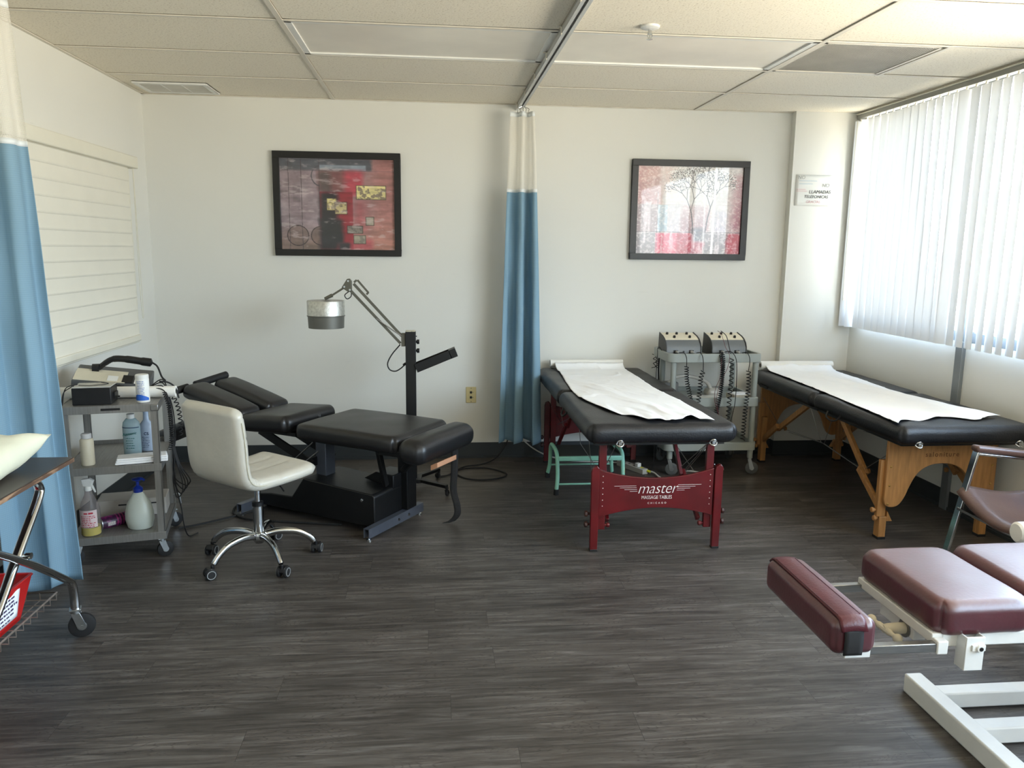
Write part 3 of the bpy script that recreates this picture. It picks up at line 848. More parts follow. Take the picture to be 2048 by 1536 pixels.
W_, H_ = 300, 246
u_ = np.linspace(0, 1, W_)[None, :].repeat(H_, 0); v_ = np.linspace(0, 1, H_)[:, None].repeat(W_, 1)
def col(c): return np.array(c, float)[None, None, :]
def blend(img, mask, c, a=1.0):
    m = np.clip(mask, 0, 1)[..., None] * a
    return img * (1 - m) + col(c) * m
def rect(x0, x1, y0, y1, soft=0.006, n=None):
    s_ = lambda t: np.clip(t / soft + 0.5, 0, 1)
    uu = u_ + (n if n is not None else 0)
    return s_(uu - x0) * s_(x1 - uu) * s_(v_ - y0) * s_(y1 - v_)
n1, n2, n3 = fbm(W_, H_, 5, 5, 1), fbm(W_, H_, 4, 14, 2), fbm(W_, H_, 30, 30, 3)
ns = fbm(W_, H_, 3, 30, 9)
jit = (fbm(W_, H_, 8, 8, 4) - 0.5) * 0.05
# abstract in mauves, black and crimson
im = np.ones((H_, W_, 3)) * col((126, 104, 112))
im = blend(im, (n1 - 0.4) * 3, (150, 132, 140), .8)
im = blend(im, np.clip((u_ - 0.55) * 3, 0, 1), (158, 96, 92))
im = blend(im, np.clip((v_ - 0.55) * 2.4, 0, 1) * (u_ > .6), (178, 112, 92), .75)
im = blend(im, np.clip((v_ - 0.7) * 4, 0, 1) * (u_ < .36), (112, 84, 68), .8)
im = blend(im, rect(0, .80, 0, .13, .03, jit), (70, 72, 82))
im = blend(im, rect(.34, .75, .07, .13, .01), (112, 124, 138))
im = blend(im, rect(.34, .66, .13, .36, .05, jit), (120, 66, 68))
im = blend(im, rect(.55, .72, .13, .40, .06, jit), (176, 50, 66))
im = blend(im, rect(.34, .44, .14, .36, .05, jit), (82, 66, 66))
im = blend(im, rect(.34, .63, .36, 1, .01), (142, 26, 38))
im = blend(im, rect(.34, .49, .37, 1, .05, jit), (36, 32, 38))
im = blend(im, rect(.34, .54, .66, .93, .05, jit), (36, 36, 40))
im = blend(im, rect(.50, .60, .92, 1, .03), (48, 42, 46))
im = blend(im, rect(.63, .75, .45, .8, .1, jit), (168, 66, 72), .7)
im = blend(im, rect(.62, .80, .88, 1, .05, jit), (176, 60, 70), .8)
for cx_, r_ in ((.145, .092), (.345, .085)):
    d_ = np.hypot(u_ - cx_, (v_ - .845) * .83)
    im = blend(im, (d_ < r_) * (u_ < .345 if cx_ > .2 else 1), (98, 72, 64), .55)
    im = blend(im, (np.abs(d_ - r_) < .004) * (u_ < .345 if cx_ > .2 else 1), (44, 30, 30), .9)
d_ = np.hypot((u_ - .36) * .8, (v_ - .19) * .62); im = blend(im, (np.abs(d_ - .068) < .004) * (u_ < .345), (60, 58, 68), .8)
for x in (.185, .075, .34): im = blend(im, np.abs(u_ - x - jit * .2) < .003, (60, 46, 54), .7)
im = blend(im, rect(.11, .175, .30, .48, .006), (100, 82, 90), .6)
im = blend(im, np.abs(v_ - .13) < .003, (70, 58, 66), .7)
def foil(im, x0, x1, y0, y1, c1, c2):
    im = blend(im, rect(x0 - .005, x1 + .005, y0 - .006, y1 + .006, .005), (60, 50, 40))
    im = blend(im, rect(x0, x1, y0, y1, .004), c1)
    return blend(im, rect(x0, x1, y0, y1, .004) * np.clip((n3 - .5) * 9, 0, 1), c2, .85)
im = foil(im, .405, .485, .435, .56, (214, 196, 110), (110, 92, 60))
im = foil(im, .475, .575, .475, .60, (190, 170, 110), (96, 78, 66))
im = foil(im, .665, .92, .29, .435, (212, 196, 122), (104, 88, 76))
im = foil(im, .745, .81, .635, .72, (150, 140, 122), (112, 104, 96))
im = foil(im, .58, .71, .735, .81, (126, 116, 104), (90, 84, 80))
im = foil(im, .635, .735, .84, .925, (142, 132, 112), (104, 98, 88))
im *= (0.86 + 0.28 * ns)[..., None]; im *= (0.9 + 0.2 * n3)[..., None]
im = im * (0.82 + 0.36 * fbm(W_, H_, 6, 22, 33))[..., None]
im = blend(im, np.clip((fbm(W_, H_, 9, 26, 34) - .62) * 9, 0, 1), (196, 178, 178), .45)
gr_ = im.mean(-1, keepdims=True); im1 = np.clip((gr_ + (im - gr_) * 0.8) * 1.04 + 12, 0, 255)
# two line-drawn trees over pink and grey blocks
n1, n2, n3 = fbm(W_, H_, 5, 5, 21), fbm(W_, H_, 24, 3, 22), fbm(W_, H_, 40, 40, 23)
im = np.ones((H_, W_, 3)) * col((186, 178, 176))
im = blend(im, rect(0, .24, 0, .44, .05, jit), (164, 116, 116))
im = blend(im, rect(.24, .36, 0, .3, .08, jit), (190, 160, 158))
im = blend(im, rect(.90, 1.1, .1, .75, .1, jit), (150, 92, 104))
im = blend(im, rect(0, .20, .44, .75, .02, jit), (146, 128, 130))
im = blend(im, rect(.205, .295, .44, .75, .01), (152, 166, 178))
im = blend(im, rect(.30, .42, .44, .75, .02), (178, 170, 176))
im = blend(im, rect(.42, .70, .44, .75, .04, jit), (150, 116, 122))
im = blend(im, rect(.74, .86, .5, .75, .05, jit), (160, 152, 162))
im = blend(im, rect(0, .19, .76, 1, .01), (136, 128, 132))
im = blend(im, rect(.19, .40, .76, 1, .01), (196, 86, 108))
im = blend(im, rect(.39, .55, .76, 1, .02), (160, 34, 56))
im = blend(im, rect(.54, .66, .70, .86, .05, jit), (88, 82, 94))
im = blend(im, rect(.54, .66, .86, 1, .04, jit), (150, 50, 70))
im = blend(im, rect(.66, .88, .76, 1, .02, jit), (122, 112, 118))
im = blend(im, rect(.87, 1.1, .76, 1, .03, jit), (168, 62, 78))
im = blend(im, np.abs(v_ - .75) < .004, (90, 80, 86), .8)
im = blend(im, np.abs(v_ - .435) < .002, (120, 104, 106), .6)
im = blend(im, (np.abs(u_ - .198) < .003) * (v_ > .3), (90, 80, 86), .6)
im = blend(im, np.clip((fbm(W_, H_, 70, 70, 41, 3) - .52) * 7, 0, 1), (226, 218, 216), .42)
im = blend(im, np.clip((n2 - .58) * 7, 0, 1) * (v_ > .4), (220, 208, 212), .5)
im = blend(im, np.clip(1.25 - np.hypot((u_ - .58) * 1.9, (v_ - .24) * 2.6), 0, 1), (204, 200, 196), .75)
rt = random.Random(5)
def line(im, x0, y0, x1, y1, wd, c, a):
    n = max(2, int(max(abs(x1 - x0) * W_, abs(y1 - y0) * H_) * 2))
    for i in range(n + 1):
        x = (x0 + (x1 - x0) * i / n) * (W_ - 1); y = (y0 + (y1 - y0) * i / n) * (H_ - 1)
        for dx in range(-1, 2):
            for dy in range(-1, 2):
                X, Y = int(round(x)) + dx, int(round(y)) + dy
                if 0 <= X < W_ and 0 <= Y < H_ and math.hypot(X - x, Y - y) < wd:
                    im[Y, X] = im[Y, X] * (1 - a) + np.array(c) * a
def leafy(im, x, y, n, sp_):
    for _ in range(n):
        a = rt.uniform(0, 2 * PI); r_ = sp_ * math.sqrt(rt.random())
        lx, ly = x + r_ * math.cos(a), y + r_ * math.sin(a) * 1.2
        t_ = rt.uniform(0, PI); q_ = rt.uniform(.006, .014)
        line(im, lx, ly, lx + q_ * math.cos(t_), ly - q_ * math.sin(t_), .75, rt.choice([(96, 92, 92), (232, 232, 228), (112, 108, 106), (238, 238, 236)]), .8)
def branch(im, x, y, a, l, d):
    x1, y1 = x + l * math.cos(a), y - l * math.sin(a) * 1.15
    line(im, x, y, x1, y1, 1.0 if d > 3 else .7, (84, 78, 80), .8)
    if d == 0: leafy(im, x1, y1, 9, .035); return
    for s_ in (-1, 1):
        branch(im, x1, y1, a + s_ * rt.uniform(.22, .52), l * rt.uniform(.62, .86), d - 1)
for tx, pts in ((.54, [(.54, .77), (.535, .64), (.515, .50)]), (.66, [(.66, .74), (.675, .60), (.70, .46)])):
    for p, q_ in zip(pts, pts[1:]): line(im, *p, *q_, 1.4, (58, 52, 58), .9)
    x, y = pts[-1]
    for a in ((1.95, 1.35) if tx < .6 else (1.9, 1.25)): branch(im, x, y, a, .115, 5)
im = blend(im, (np.abs(u_ - .645) < .008) * 1.0, (214, 210, 212), .6)
im = blend(im, (np.abs(u_ - .735 + (v_ - .5) * .012) < .011) * 1.0, (246, 246, 248), 1)
im *= (0.92 + 0.16 * n3)[..., None]
im2 = np.clip(im * 1.10 + 12, 0, 255)

def picture(x0, x1, z0, z1, img, label, tilt):
    cx_ = (x0 + x1) / 2; w2 = (x1 - x0) / 2; h_ = z1 - z0; fr_ = 0.043
    t = thing('framed_picture', label, 'picture', (cx_, YB - 0.002, z0))
    t.rotation_euler = (0, tilt, 0)
    MB().box(-w2, w2, -0.03, 0, 0, fr_).box(-w2, w2, -0.03, 0, h_ - fr_, h_).box(-w2, -w2 + fr_, -0.03, 0, fr_, h_ - fr_).box(w2 - fr_, w2, -0.03, 0, fr_, h_ - fr_).build('frame', M_frame_black, t, bevel=0.002)
    me = canvas_mesh(img, 2 * (w2 - fr_) + 0.004, h_ - 2 * fr_ + 0.004); me.materials.append(M_print)
    o = bpy.data.objects.new('print', me); C.objects.link(o); o.parent = t; o.location = (0, -0.012, fr_ - 0.002)
    MB().box(-w2 + fr_, w2 - fr_, -0.0165, -0.015, fr_, h_ - fr_).build('glass', M_glaz, t)
picture(-1.053, -0.219, 1.422, 2.100, im1, 'black framed abstract print in mauve, black and red, left on the back wall', R(0.0))
picture(1.361, 2.197, 1.421, 2.102, im2, 'black framed print of two thin trees over pink and grey blocks', R(0.0))

# paper sign on the corner pier
t = thing('paper_sign', 'hand-lettered paper sign taped on the wall beside the blinds', 'paper sign', (2.65, YP - 0.001, 1.805))
MB().grid(lambda u, v: (-0.135 + 0.27 * u, -0.001 - 0.002 * math.sin(PI * u) * (1 - v), 0.212 * v), 10, 8).build('sheet', mat('sign_paper', (220, 220, 215), 0.6, var=0.02), t, solid=0.0006)
def sg(s_, x, z, size, m, name):
    mb = MB(); add_text(mb, s_, size, T((x, -0.0042, z)), shear=0.15, align='CENTER'); mb.build(name, m, t, smooth=False)
sg('NO', -0.095, 0.192, 0.034, mat('faded_grey_marker', (168, 168, 166), 0.7), 'lettering')
sg('NO', 0.085, 0.140, 0.034, MATS['faded_grey_marker'], 'lettering')
sg('LLAMADAS', 0.045, 0.095, 0.032, mat('dark_marker', (62, 62, 64), 0.7), 'lettering')
sg('TELEFONICAS', 0.02, 0.062, 0.028, MATS['dark_marker'], 'lettering')
M_pm = mat('faded_pink_marker', (214, 176, 178), 0.7); M_bm = mat('faded_blue_marker', (186, 198, 206), 0.7)
sg('GRACIAS', 0.0, 0.027, 0.026, M_pm, 'lettering')
MB().box(-0.13, -0.05, -0.0048, -0.0042, 0.098, 0.101).box(-0.13, -0.06, -0.0048, -0.0042, 0.110, 0.113).build('marker_line', M_pm, t)
MB().box(-0.11, 0.02, -0.0048, -0.0042, 0.168, 0.172).box(-0.11, -0.01, -0.0048, -0.0042, 0.148, 0.152).build('marker_line', M_bm, t)

# phone jack plate
t = thing('phone_jack_plate', 'beige wall plate with two phone jacks, left of the bunched blue curtain', 'wall plate', (0.258, YB - 0.001, 0.402))
MB().box(-0.036, 0.036, -0.006, 0, 0, 0.115).build('plate', mat('ivory_plate', (206, 190, 140), 0.4, var=0.03), t, bevel=0.003)
for z in (0.068, 0.032): MB().box(-0.009, 0.006, -0.0085, -0.004, z, z + 0.016).build('jack', M_black_plastic, t)
for x, z in ((0, 0.106), (0, 0.010), (0.012, 0.076), (0.012, 0.040)): MB().cyl((x, -0.0075, z), (x, -0.005, z), 0.003).build('screw', M_dark_steel, t)
# ------------------------------------------------------------------ massage tables
def sheet(name, label, group, fn, m=None, nu=60, nv=110):
    o = MB().grid(fn, nu, nv).build(name, m or M_paper, ang=80, solid=0.0006)
    return tag(o, label, 'paper sheet', group)

def wood_brace(t, m, a, b_, w_=0.028, h_=0.018):
    return MB().bar(a, b_, w_, h_, up=(1, 0, 0)).build('brace', m, t, bevel=0.002)

def table_common(t, W, L, m, zb, zt, y_off, col_m, red):
    """mattress halves, braces, cables, latches. local origin = floor under the table centre"""
    hw, hl = W / 2, L / 2
    for s_, nm in ((-1, 'mattress'), (1, 'mattress')):
        y0, y1 = (-hl, -0.004) if s_ < 0 else (0.004, hl)
        MB().pad(-hw, hw, y0, y1, zb, zt, r=0.042, crown=0.004, wob=0.003, k=5, g=26, rc=0.05 if red else 0.03).build(nm, M_black_vinyl2, t, ang=80)
    MB().box(-hw + 0.05, hw - 0.05, -hl + 0.07, -0.01, zb - 0.018, zb + 0.01).box(-hw + 0.05, hw - 0.05, 0.01, hl - 0.07, zb - 0.018, zb + 0.01).build('base_frame', M_black_plastic, t)
    for x in (-hw + 0.13, hw - 0.13): MB().box(x - 0.03, x + 0.03, -0.02, 0.02, zb - 0.024, zb - 0.018).build('fold_hinge', M_steel, t)

def latch(t, x, y, z, s_=-1):
    mb = MB()
    mb.tube([(x - 0.017, y, z), (x - 0.012, y + s_ * 0.006, z + 0.012), (x, y + s_ * 0.010, z + 0.017), (x + 0.012, y + s_ * 0.006, z + 0.012), (x + 0.017, y, z), (x + 0.008, y + s_ * 0.012, z - 0.010), (x - 0.008, y + s_ * 0.012, z - 0.010)], 0.004, 8, k=4, closed=True)
    mb.box(x - 0.008, x + 0.008, min(y, y + s_ * 0.012), max(y, y + s_ * 0.012), z - 0.006, z + 0.010)
    return mb.build('corner_latch', M_chrome, t, bevel=0.001)

def cable(t, *pts):
    MB().tube(list(pts), 0.0018, 6).build('support_cable', M_steel, t)

def knob(t, m, x, y, z, d=1, r=0.018):
    mb = MB()
    prof = [(0.001, 0), (0.008, 0), (0.008, 0.008), (r, 0.012), (r, 0.024), (0.001, 0.028)]
    mb.lathe(prof, T((x, y, z)) @ RY(d * PI / 2), 7)
    return mb.build('knob', m, t, bevel=0.002)

M_knob = mat('dark_brown_knob', (62, 36, 30), 0.45, var=0.1)
# red stained table ---------------------------------------------------
RT = (1.095, 4.49)
t = thing('massage_table', 'black massage table on dark red wooden legs beside the blue curtain', 'massage table', (RT[0], RT[1], 0))
red_table = t
zb, zt = 0.566, 0.662
table_common(t, 0.745, 1.86, None, zb, zt, 0, None, True)
for e_ in (-1, 1):
    y = e_ * (0.81 if e_ < 0 else 0.80)         # end frame plane
    y0, y1 = y - 0.012, y + 0.012
    o0, o1 = (y - 0.036, y - 0.012) if e_ < 0 else (y + 0.012, y + 0.036)
    for s_ in (-1, 1):
        xa = s_ * 0.272
        MB().box(xa - 0.019, xa + 0.019, y0, y1, 0.105, zb - 0.015).build('upper_leg', M_red_wood, t, bevel=0.003)
        xb = s_ * 0.312
        poly = [(xb - 0.019, 0.005), (xb + 0.019, 0.005), (xb + 0.021, 0.2), (xb + 0.021, 0.425), (xb + 0.008, 0.44), (xb - 0.014, 0.428), (xb - 0.019, 0.41)]
        lg = MB().prism(poly, o0, o1 + (0.002 if e_ < 0 else 0), axis='y').build('lower_leg', M_red_wood, t, bevel=0.003)
        MB().box(xb - 0.020, xb + 0.020, o0 - 0.001, o1 + 0.003, 0.0, 0.012).build('rubber_foot', M_black_rubber, lg, bevel=0.003)
        for z in (0.10 + 0.035, 0.19):
            knob(t, M_knob, xb + s_ * 0.020, y - 0.008, z, s_, 0.016)
        knob(t, M_red_wood, xa - s_ * 0.019, y, 0.125, -s_, 0.013)
    N_ = 24
    top = [(-0.290 + 0.58 * i / N_, 0.372 + 0.046 * (abs(2 * i / N_ - 1)) ** 2.0) for i in range(N_ + 1)]
    bot = [(0.290 - 0.58 * i / N_, 0.219 - 0.045 * (abs(2 * i / N_ - 1)) ** 1.9) for i in range(N_ + 1)]
    yb0 = y - 0.026 if e_ < 0 else y + 0.012
    bd = MB().prism(top + bot, yb0, yb0 + 0.014, axis='y').build('end_board', M_red_wood, t, bevel=0.002)
    if e_ < 0:
        mb = MB()
        for s_ in (-1, 1):
            for k in range(6): mb.lathe([(0.0001, 0), (0.0025, 0), (0.002, 0.0015), (0.0001, 0.002)], T((s_ * 0.268 + s_ * 0.004, yb0, 0.385 - k * 0.0305)) @ RX(PI / 2), 8)
        mb.build('dowel_pin', M_white_ink, t, kind='stuff')
        mb = MB(); yt = yb0 - 0.0005
        add_text(mb, 'master', 0.082, T((0.002, yt, 0.318)), shear=0.32, align='CENTER', spacing=0.95, off=-0.0012, sx=0.92)
        mb.build('lettering', M_white_ink, bd, smooth=False)
        mb = MB(); add_text(mb, 'MASSAGE TABLES', 0.0255, T((0.002, yt, 0.272)), align='CENTER', off=-0.0002, sx=0.78, spacing=1.0); mb.build('lettering', M_white_ink, bd, smooth=False)
        mb = MB(); add_text(mb, 'CHICAGO', 0.0125, T((0.004, yt, 0.243)), align='CENTER', spacing=1.9, sx=1.05); mb.build('lettering', M_white_ink, bd, smooth=False)
        mb = MB()
        for k, (a, b_) in enumerate(((0.215, 0.104), (0.187, 0.102), (0.163, 0.100), (0.136, 0.098))):
            z = 0.333 - k * 0.0093
            mb.box(-a, -b_, yt - 0.0006, yt, z, z + 0.0014)
            mb.box(b_ + 0.004, a + 0.012 - k * 0.002, yt - 0.0006, yt, z + 0.002, z + 0.0034)
        mb.build('speed_lines', M_white_ink, bd, smooth=False)
    # folding braces from board to the hinge
    for s_ in (-1, 1):
        wood_brace(t, M_red_wood, (s_ * 0.235, y + (-e_) * 0.02, 0.14), (s_ * 0.22, e_ * 0.56, 0.33))
        wood_brace(t, M_red_wood, (s_ * 0.205, e_ * 0.58, 0.31), (s_ * 0.19, e_ * 0.42, zb - 0.02))
        cable(t, (s_ * 0.275, e_ * 0.57, 0.33), (s_ * 0.20, e_ * 0.02, zb - 0.02))
        cable(t, (s_ * 0.30, y, 0.43), (s_ * 0.24, e_ * 0.55, 0.32), (s_ * 0.25, y + e_ * 0.05, zb - 0.012))
for x in (-0.215, 0.243): latch(t, x, -0.925, 0.571)
cable(t, (0.243, -0.86, 0.556), (0.150, -0.74, 0.40))
cable(t, (0.243, -0.86, 0.556), (0.190, -0.70, 0.38))
cable(t, (-0.30, -0.30, 0.56), (-0.335, -0.55, 0.48), (-0.312, -0.80, 0.438))
cable(t, (-0.215, -0.86, 0.556), (-0.25, -0.79, 0.43))
MB().tube([(-0.372, -0.33, 0.60), (-0.388, -0.30, 0.575), (-0.388, -0.24, 0.575), (-0.372, -0.21, 0.60)], 0.006, 8, k=4).build('carry_handle', M_black_rubber, t)

def interp(pts, v):
    for (a, x), (b_, y) in zip(pts, pts[1:]):
        if v <= b_: return x + (y - x) * (v - a) / (b_ - a)
    return pts[-1][1]
def paper_fn(left, right, zt, edge_y, drop_w, seed, roll):
    """u across, v from the roll (rear) to the front edge; left / right: rows of (v, x, y)"""
    lx = [(v, x) for v, x, y in left]; ly = [(v, y) for v, x, y in left]
    rx = [(v, x) for v, x, y in right]; ry = [(v, y) for v, x, y in right]
    def fn(u, v):
        x = interp(lx, v) * (1 - u) + interp(rx, v) * u
        y = interp(ly, v) * (1 - u) + interp(ry, v) * u
        n = noise.noise(Vector((x * 6 + seed, y * 3, seed)))
        n2 = noise.noise(Vector((x * 14 - y * 9, y * 4 + seed, 2.0)))
        cr = max(0, 1 - abs(x * 1.0 + (y - 4.0) * 0.30 - 1.12 - 0.02 * n) * 14) * 0.007 if seed < 5 else max(0, 1 - abs(x + (y - 4.9) * 0.22 - 2.62 - 0.03 * n) * 16) * 0.009
        n3 = abs(noise.noise(Vector((x * 9 + y * 5, y * 2.5 - x * 3, seed + 4)))); cr2 = 0.006 * max(0, 1 - n3 * 14) * (0.5 + n)
        z = zt + 0.0075 + 0.004 * n + 0.002 * n2 + cr + max(0, cr2)
        lift = roll * max(0, 1 - v * 16) ** 2
        ez = max(0, v - 0.93) / 0.07
        y += 0.03 * ez * math.sin(u * 9 + seed) * 0.4
        z += ez * 0.004 * math.sin(u * 14 + seed)
        return (x, y, z + lift)
    return fn
lf = [(0, .835, 5.35), (.12, .835, 5.12), (.5, .80, 4.5), (.68, .80, 4.25), (.85, .865, 3.97), (1, .88, 3.90)]
rg = [(0, 1.318, 5.35), (.3, 1.32, 4.95), (.6, 1.31, 4.55), (.8, 1.345, 4.1), (1, 1.355, 3.615)]
def red_paper(u, v):
    x, y, z = paper_fn(lf, rg, 0.664, 0, 0, 3.1, 0.034)(u, v)
    if v > 0.8:                     # torn front edge dips towards the middle
        k = (v - 0.8) / 0.2
        y -= k * 0.17 * math.sin(PI * min(1, u * 1.25)) * (1 if u < .8 else max(0, (1 - u) / .2))
        y -= k * 0.03 * math.sin(u * 23) * (1 - u)
        z += k * 0.007 * abs(math.sin(u * 17 + 1))
    return (x, y, z)
sheet('exam_paper', 'crumpled white paper sheet lying on the red-legged massage table', None, red_paper)
def roll_obj(name, label, x0, x1, y, z, r):
    o = MB().lathe([(0.017, 0), (r, 0), (r, x1 - x0), (0.017, x1 - x0), (0.017, 0)], T((x0, y, z)) @ RY(PI / 2), 32, cap=False).build(name, M_paper_roll, ang=30)
    tag(o, label, 'paper roll')
    MB().lathe([(0.012, 0.002), (0.0172, 0.002), (0.0172, x1 - x0 - 0.002), (0.012, x1 - x0 - 0.002), (0.012, 0.002)], T((x0, y, z)) @ RY(PI / 2), 24, cap=False).build('cardboard_core', mat('grey_cardboard', (120, 112, 104), 0.8, var=0.1), o)
    return o
roll_obj('paper_roll', 'white paper roll at the wall end of the red-legged massage table', 0.808, 1.325, 5.385, 0.696, 0.026)

# honey wood table ----------------------------------------------------
ST = (2.612, 4.43)
t = thing('massage_table', 'black massage table on honey-coloured wooden legs under the window', 'massage table', (ST[0], ST[1], 0))
zb, zt = 0.556, 0.650
table_common(t, 0.716, 1.86, None, zb, zt, 0, None, False)
for e_ in (-1, 1):
    y = e_ * (0.735 if e_ < 0 else 0.85)
    y0, y1 = y - 0.011, y + 0.011
    sx_ = 0.300
    # arched end board
    arch = []
    N_ = 20
    for i in range(N_ + 1):
        a = PI * i / N_
        cxx = -math.cos(a)
        ex = math.copysign(abs(cxx) ** 0.75, cxx)
        arch.append((ex * 0.185, 0.215 + 0.210 * math.sin(a) ** 0.62 if 0 < i < N_ else 0.215))
    half = [(p.x, p.z) for p in catmull([(-0.30, 0, 0.225), (-0.291, 0, 0.196), (-0.262, 0, 0.183), (-0.222, 0, 0.192), (-0.192, 0, 0.232), (-0.168, 0, 0.292), (-0.142, 0, 0.345), (-0.105, 0, 0.385), (-0.055, 0, 0.408), (0, 0, 0.414)], 4)]
    poly = [(-sx_, zb - 0.02)] + half + [(-x, z) for x, z in half[::-1][1:]] + [(sx_, zb - 0.02)]
    bd = MB().prism(poly, y0, y1, axis='y').build('end_board', M_wood, t, bevel=0.003)
    for s_ in (-1, 1):
        xb = s_ * 0.262
        o0, o1 = (y1, y1 + 0.026) if e_ < 0 else (y0 - 0.026, y0)
        MB().box(s_ * 0.296 - 0.024, s_ * 0.296 + 0.024, o0, o1, 0.125, 0.43).build('upper_leg', M_wood, t, bevel=0.003)
        o2, o3 = (o1, o1 + 0.022) if e_ < 0 else (o0 - 0.022, o0)
        lg = MB().box(s_ * 0.282 - 0.02, s_ * 0.282 + 0.02, o0, o1, 0.012, 0.124).box(s_ * 0.282 - 0.02, s_ * 0.282 + 0.02, o2, o3, 0.012, 0.33).build('lower_leg', M_wood, t, bevel=0.003)
        MB().box(s_ * 0.282 - 0.021, s_ * 0.282 + 0.021, o0 - 0.001 if e_ < 0 else o2, o3 + 0.001 if e_ < 0 else o1 + 0.001, 0, 0.013).build('rubber_foot', M_black_rubber, lg)
        for z in (0.16, 0.115): knob(t, M_wood, s_ * 0.32 if z > .12 else s_ * 0.305, (o0 + o1) / 2, z, s_, 0.015)
        MB().prism([(0, 0), (0.03, -0.055), (0.0, -0.055)], o0, o1, M=T((s_ * 0.262, 0, 0.155)) @ Matrix.Diagonal((-s_, 1, 1, 1)), axis='y').build('corner_block', M_wood, t)
        for z in (0.40, 0.30, 0.20): MB().lathe([(0.0001, 0), (0.006, 0), (0.005, 0.003), (0.0001, 0.0045)], T((s_ * 0.278, y0, z)) @ RX(PI / 2), 12).build('bolt_head', mat('brass', (196, 160, 96), 0.3, 0.9), bd)
        # two-piece folding brace and steel cables
        ym = e_ * 0.46 if e_ < 0 else e_ * 0.58
        wood_brace(t, M_wood, (s_ * 0.285, y + (-e_) * 0.06, 0.17), (s_ * 0.285, ym, 0.315), 0.036, 0.02)
        wood_brace(t, M_wood, (s_ * 0.262, ym + e_ * 0.04, 0.285), (s_ * 0.262, e_ * 0.20, zb - 0.015), 0.036, 0.02)
        mb = MB(); mb.lathe([(0.001, 0), (0.014, 0), (0.014, 0.012), (0.001, 0.014)], T((s_ * 0.235, ym, 0.295)) @ RY(-s_ * PI / 2), 10); mb.build('brace_knob', M_wood, t)
        cable(t, (s_ * 0.262, ym, 0.30), (s_ * 0.262, e_ * 0.02, 0.34), (s_ * 0.262, -e_ * 0.46, 0.30))
        cable(t, (s_ * 0.262, e_ * 0.02, 0.34), (s_ * 0.285, e_ * 0.14, zb - 0.02))
        cable(t, (s_ * 0.262, ym, 0.30), (s_ * 0.285, y, 0.47))
    if e_ < 0:
        mb = MB(); add_text(mb, 'saloniture', 0.036, T((-0.005, y0 - 0.0005, 0.462)), align='CENTER', spacing=1.25, off=0.0003); mb.build('lettering', M_brown_ink, bd, smooth=False)
        mb = MB(); rs = random.Random(2)
        for k in range(5):
            for i in range(13 - k * 2):
                mb.cyl((-0.056 + k * 0.0095 + i * 0.0093 + (k % 2) * 0.001, y0 - 0.001, 0.482 + k * 0.007), (-0.056 + k * 0.0095 + i * 0.0093, y0, 0.482 + k * 0.007), 0.0018, n=6)
        mb.build('dotted_emblem', M_brown_ink, bd, kind='stuff')
for x in (-0.262, 0.262): latch(t, x, -0.928, 0.560)
MB().tube([(-0.362, -0.36, 0.585), (-0.378, -0.345, 0.558), (-0.382, -0.29, 0.546), (-0.378, -0.235, 0.558), (-0.362, -0.22, 0.585)], 0.005, 8, k=4).build('carry_handle', M_black_rubber, t)
MB().box(-0.362, -0.352, 0.62, 0.76, 0.565, 0.578).build('carry_handle', M_black_rubber, t, bevel=0.003)
lf2 = [(0, 2.345, 5.315), (.15, 2.34, 5.05), (.5, 2.325, 4.4), (.8, 2.29, 3.85), (1, 2.262, 3.535)]
rg2 = [(0, 2.83, 5.315), (.3, 2.81, 4.8), (.55, 2.78, 4.45), (.62, 2.795, 4.35), (1, 2.885, 3.66)]
def sal_paper(u, v):
    x, y, z = paper_fn(lf2, rg2, 0.652, 0, 0, 7.7, 0.034)(u, v)
    if v > 0.85:
        k = (v - 0.85) / 0.15
        y += k * 0.09 * math.sin(PI * min(1, u * 1.4)) * 1.0 + k * 0.02 * math.sin(u * 15)
        z += k * 0.004 * abs(math.sin(u * 12))
    return (x, y, z)
sheet('exam_paper', 'smooth white paper sheet lying on the massage table under the window', None, sal_paper)
roll_obj('paper_roll', 'white paper roll at the far end of the massage table under the window', 2.315, 2.850, 5.335, 0.684, 0.031)

# ------------------------------------------------------------------ burgundy chiropractic table
t = thing('treatment_table', 'burgundy padded treatment table on a white steel frame, lower right corner', 'treatment table', (1.31, 2.0, 0))
MB().pad(0.0, 0.285, -0.205, 0.205, 0.480, 0.578, r=0.031, crown=0.006, k=5, g=14, wob=0.002, rc=0.05).build('cushion', M_burg_vinyl, t, ang=80)
MB().pad(0.295, 0.93, -0.205, 0.205, 0.480, 0.585, r=0.031, crown=0.008, k=5, g=18, wob=0.002, rc=0.05).build('cushion', M_burg_vinyl, t, ang=80)
ft = MB().pad(-0.300, -0.178, -0.232, 0.195, 0.458, 0.554, r=0.026, crown=0.003, k=5, g=12, wob=0.001, rc=0.02).build('foot_cushion', M_burg_vinyl, t, ang=80)
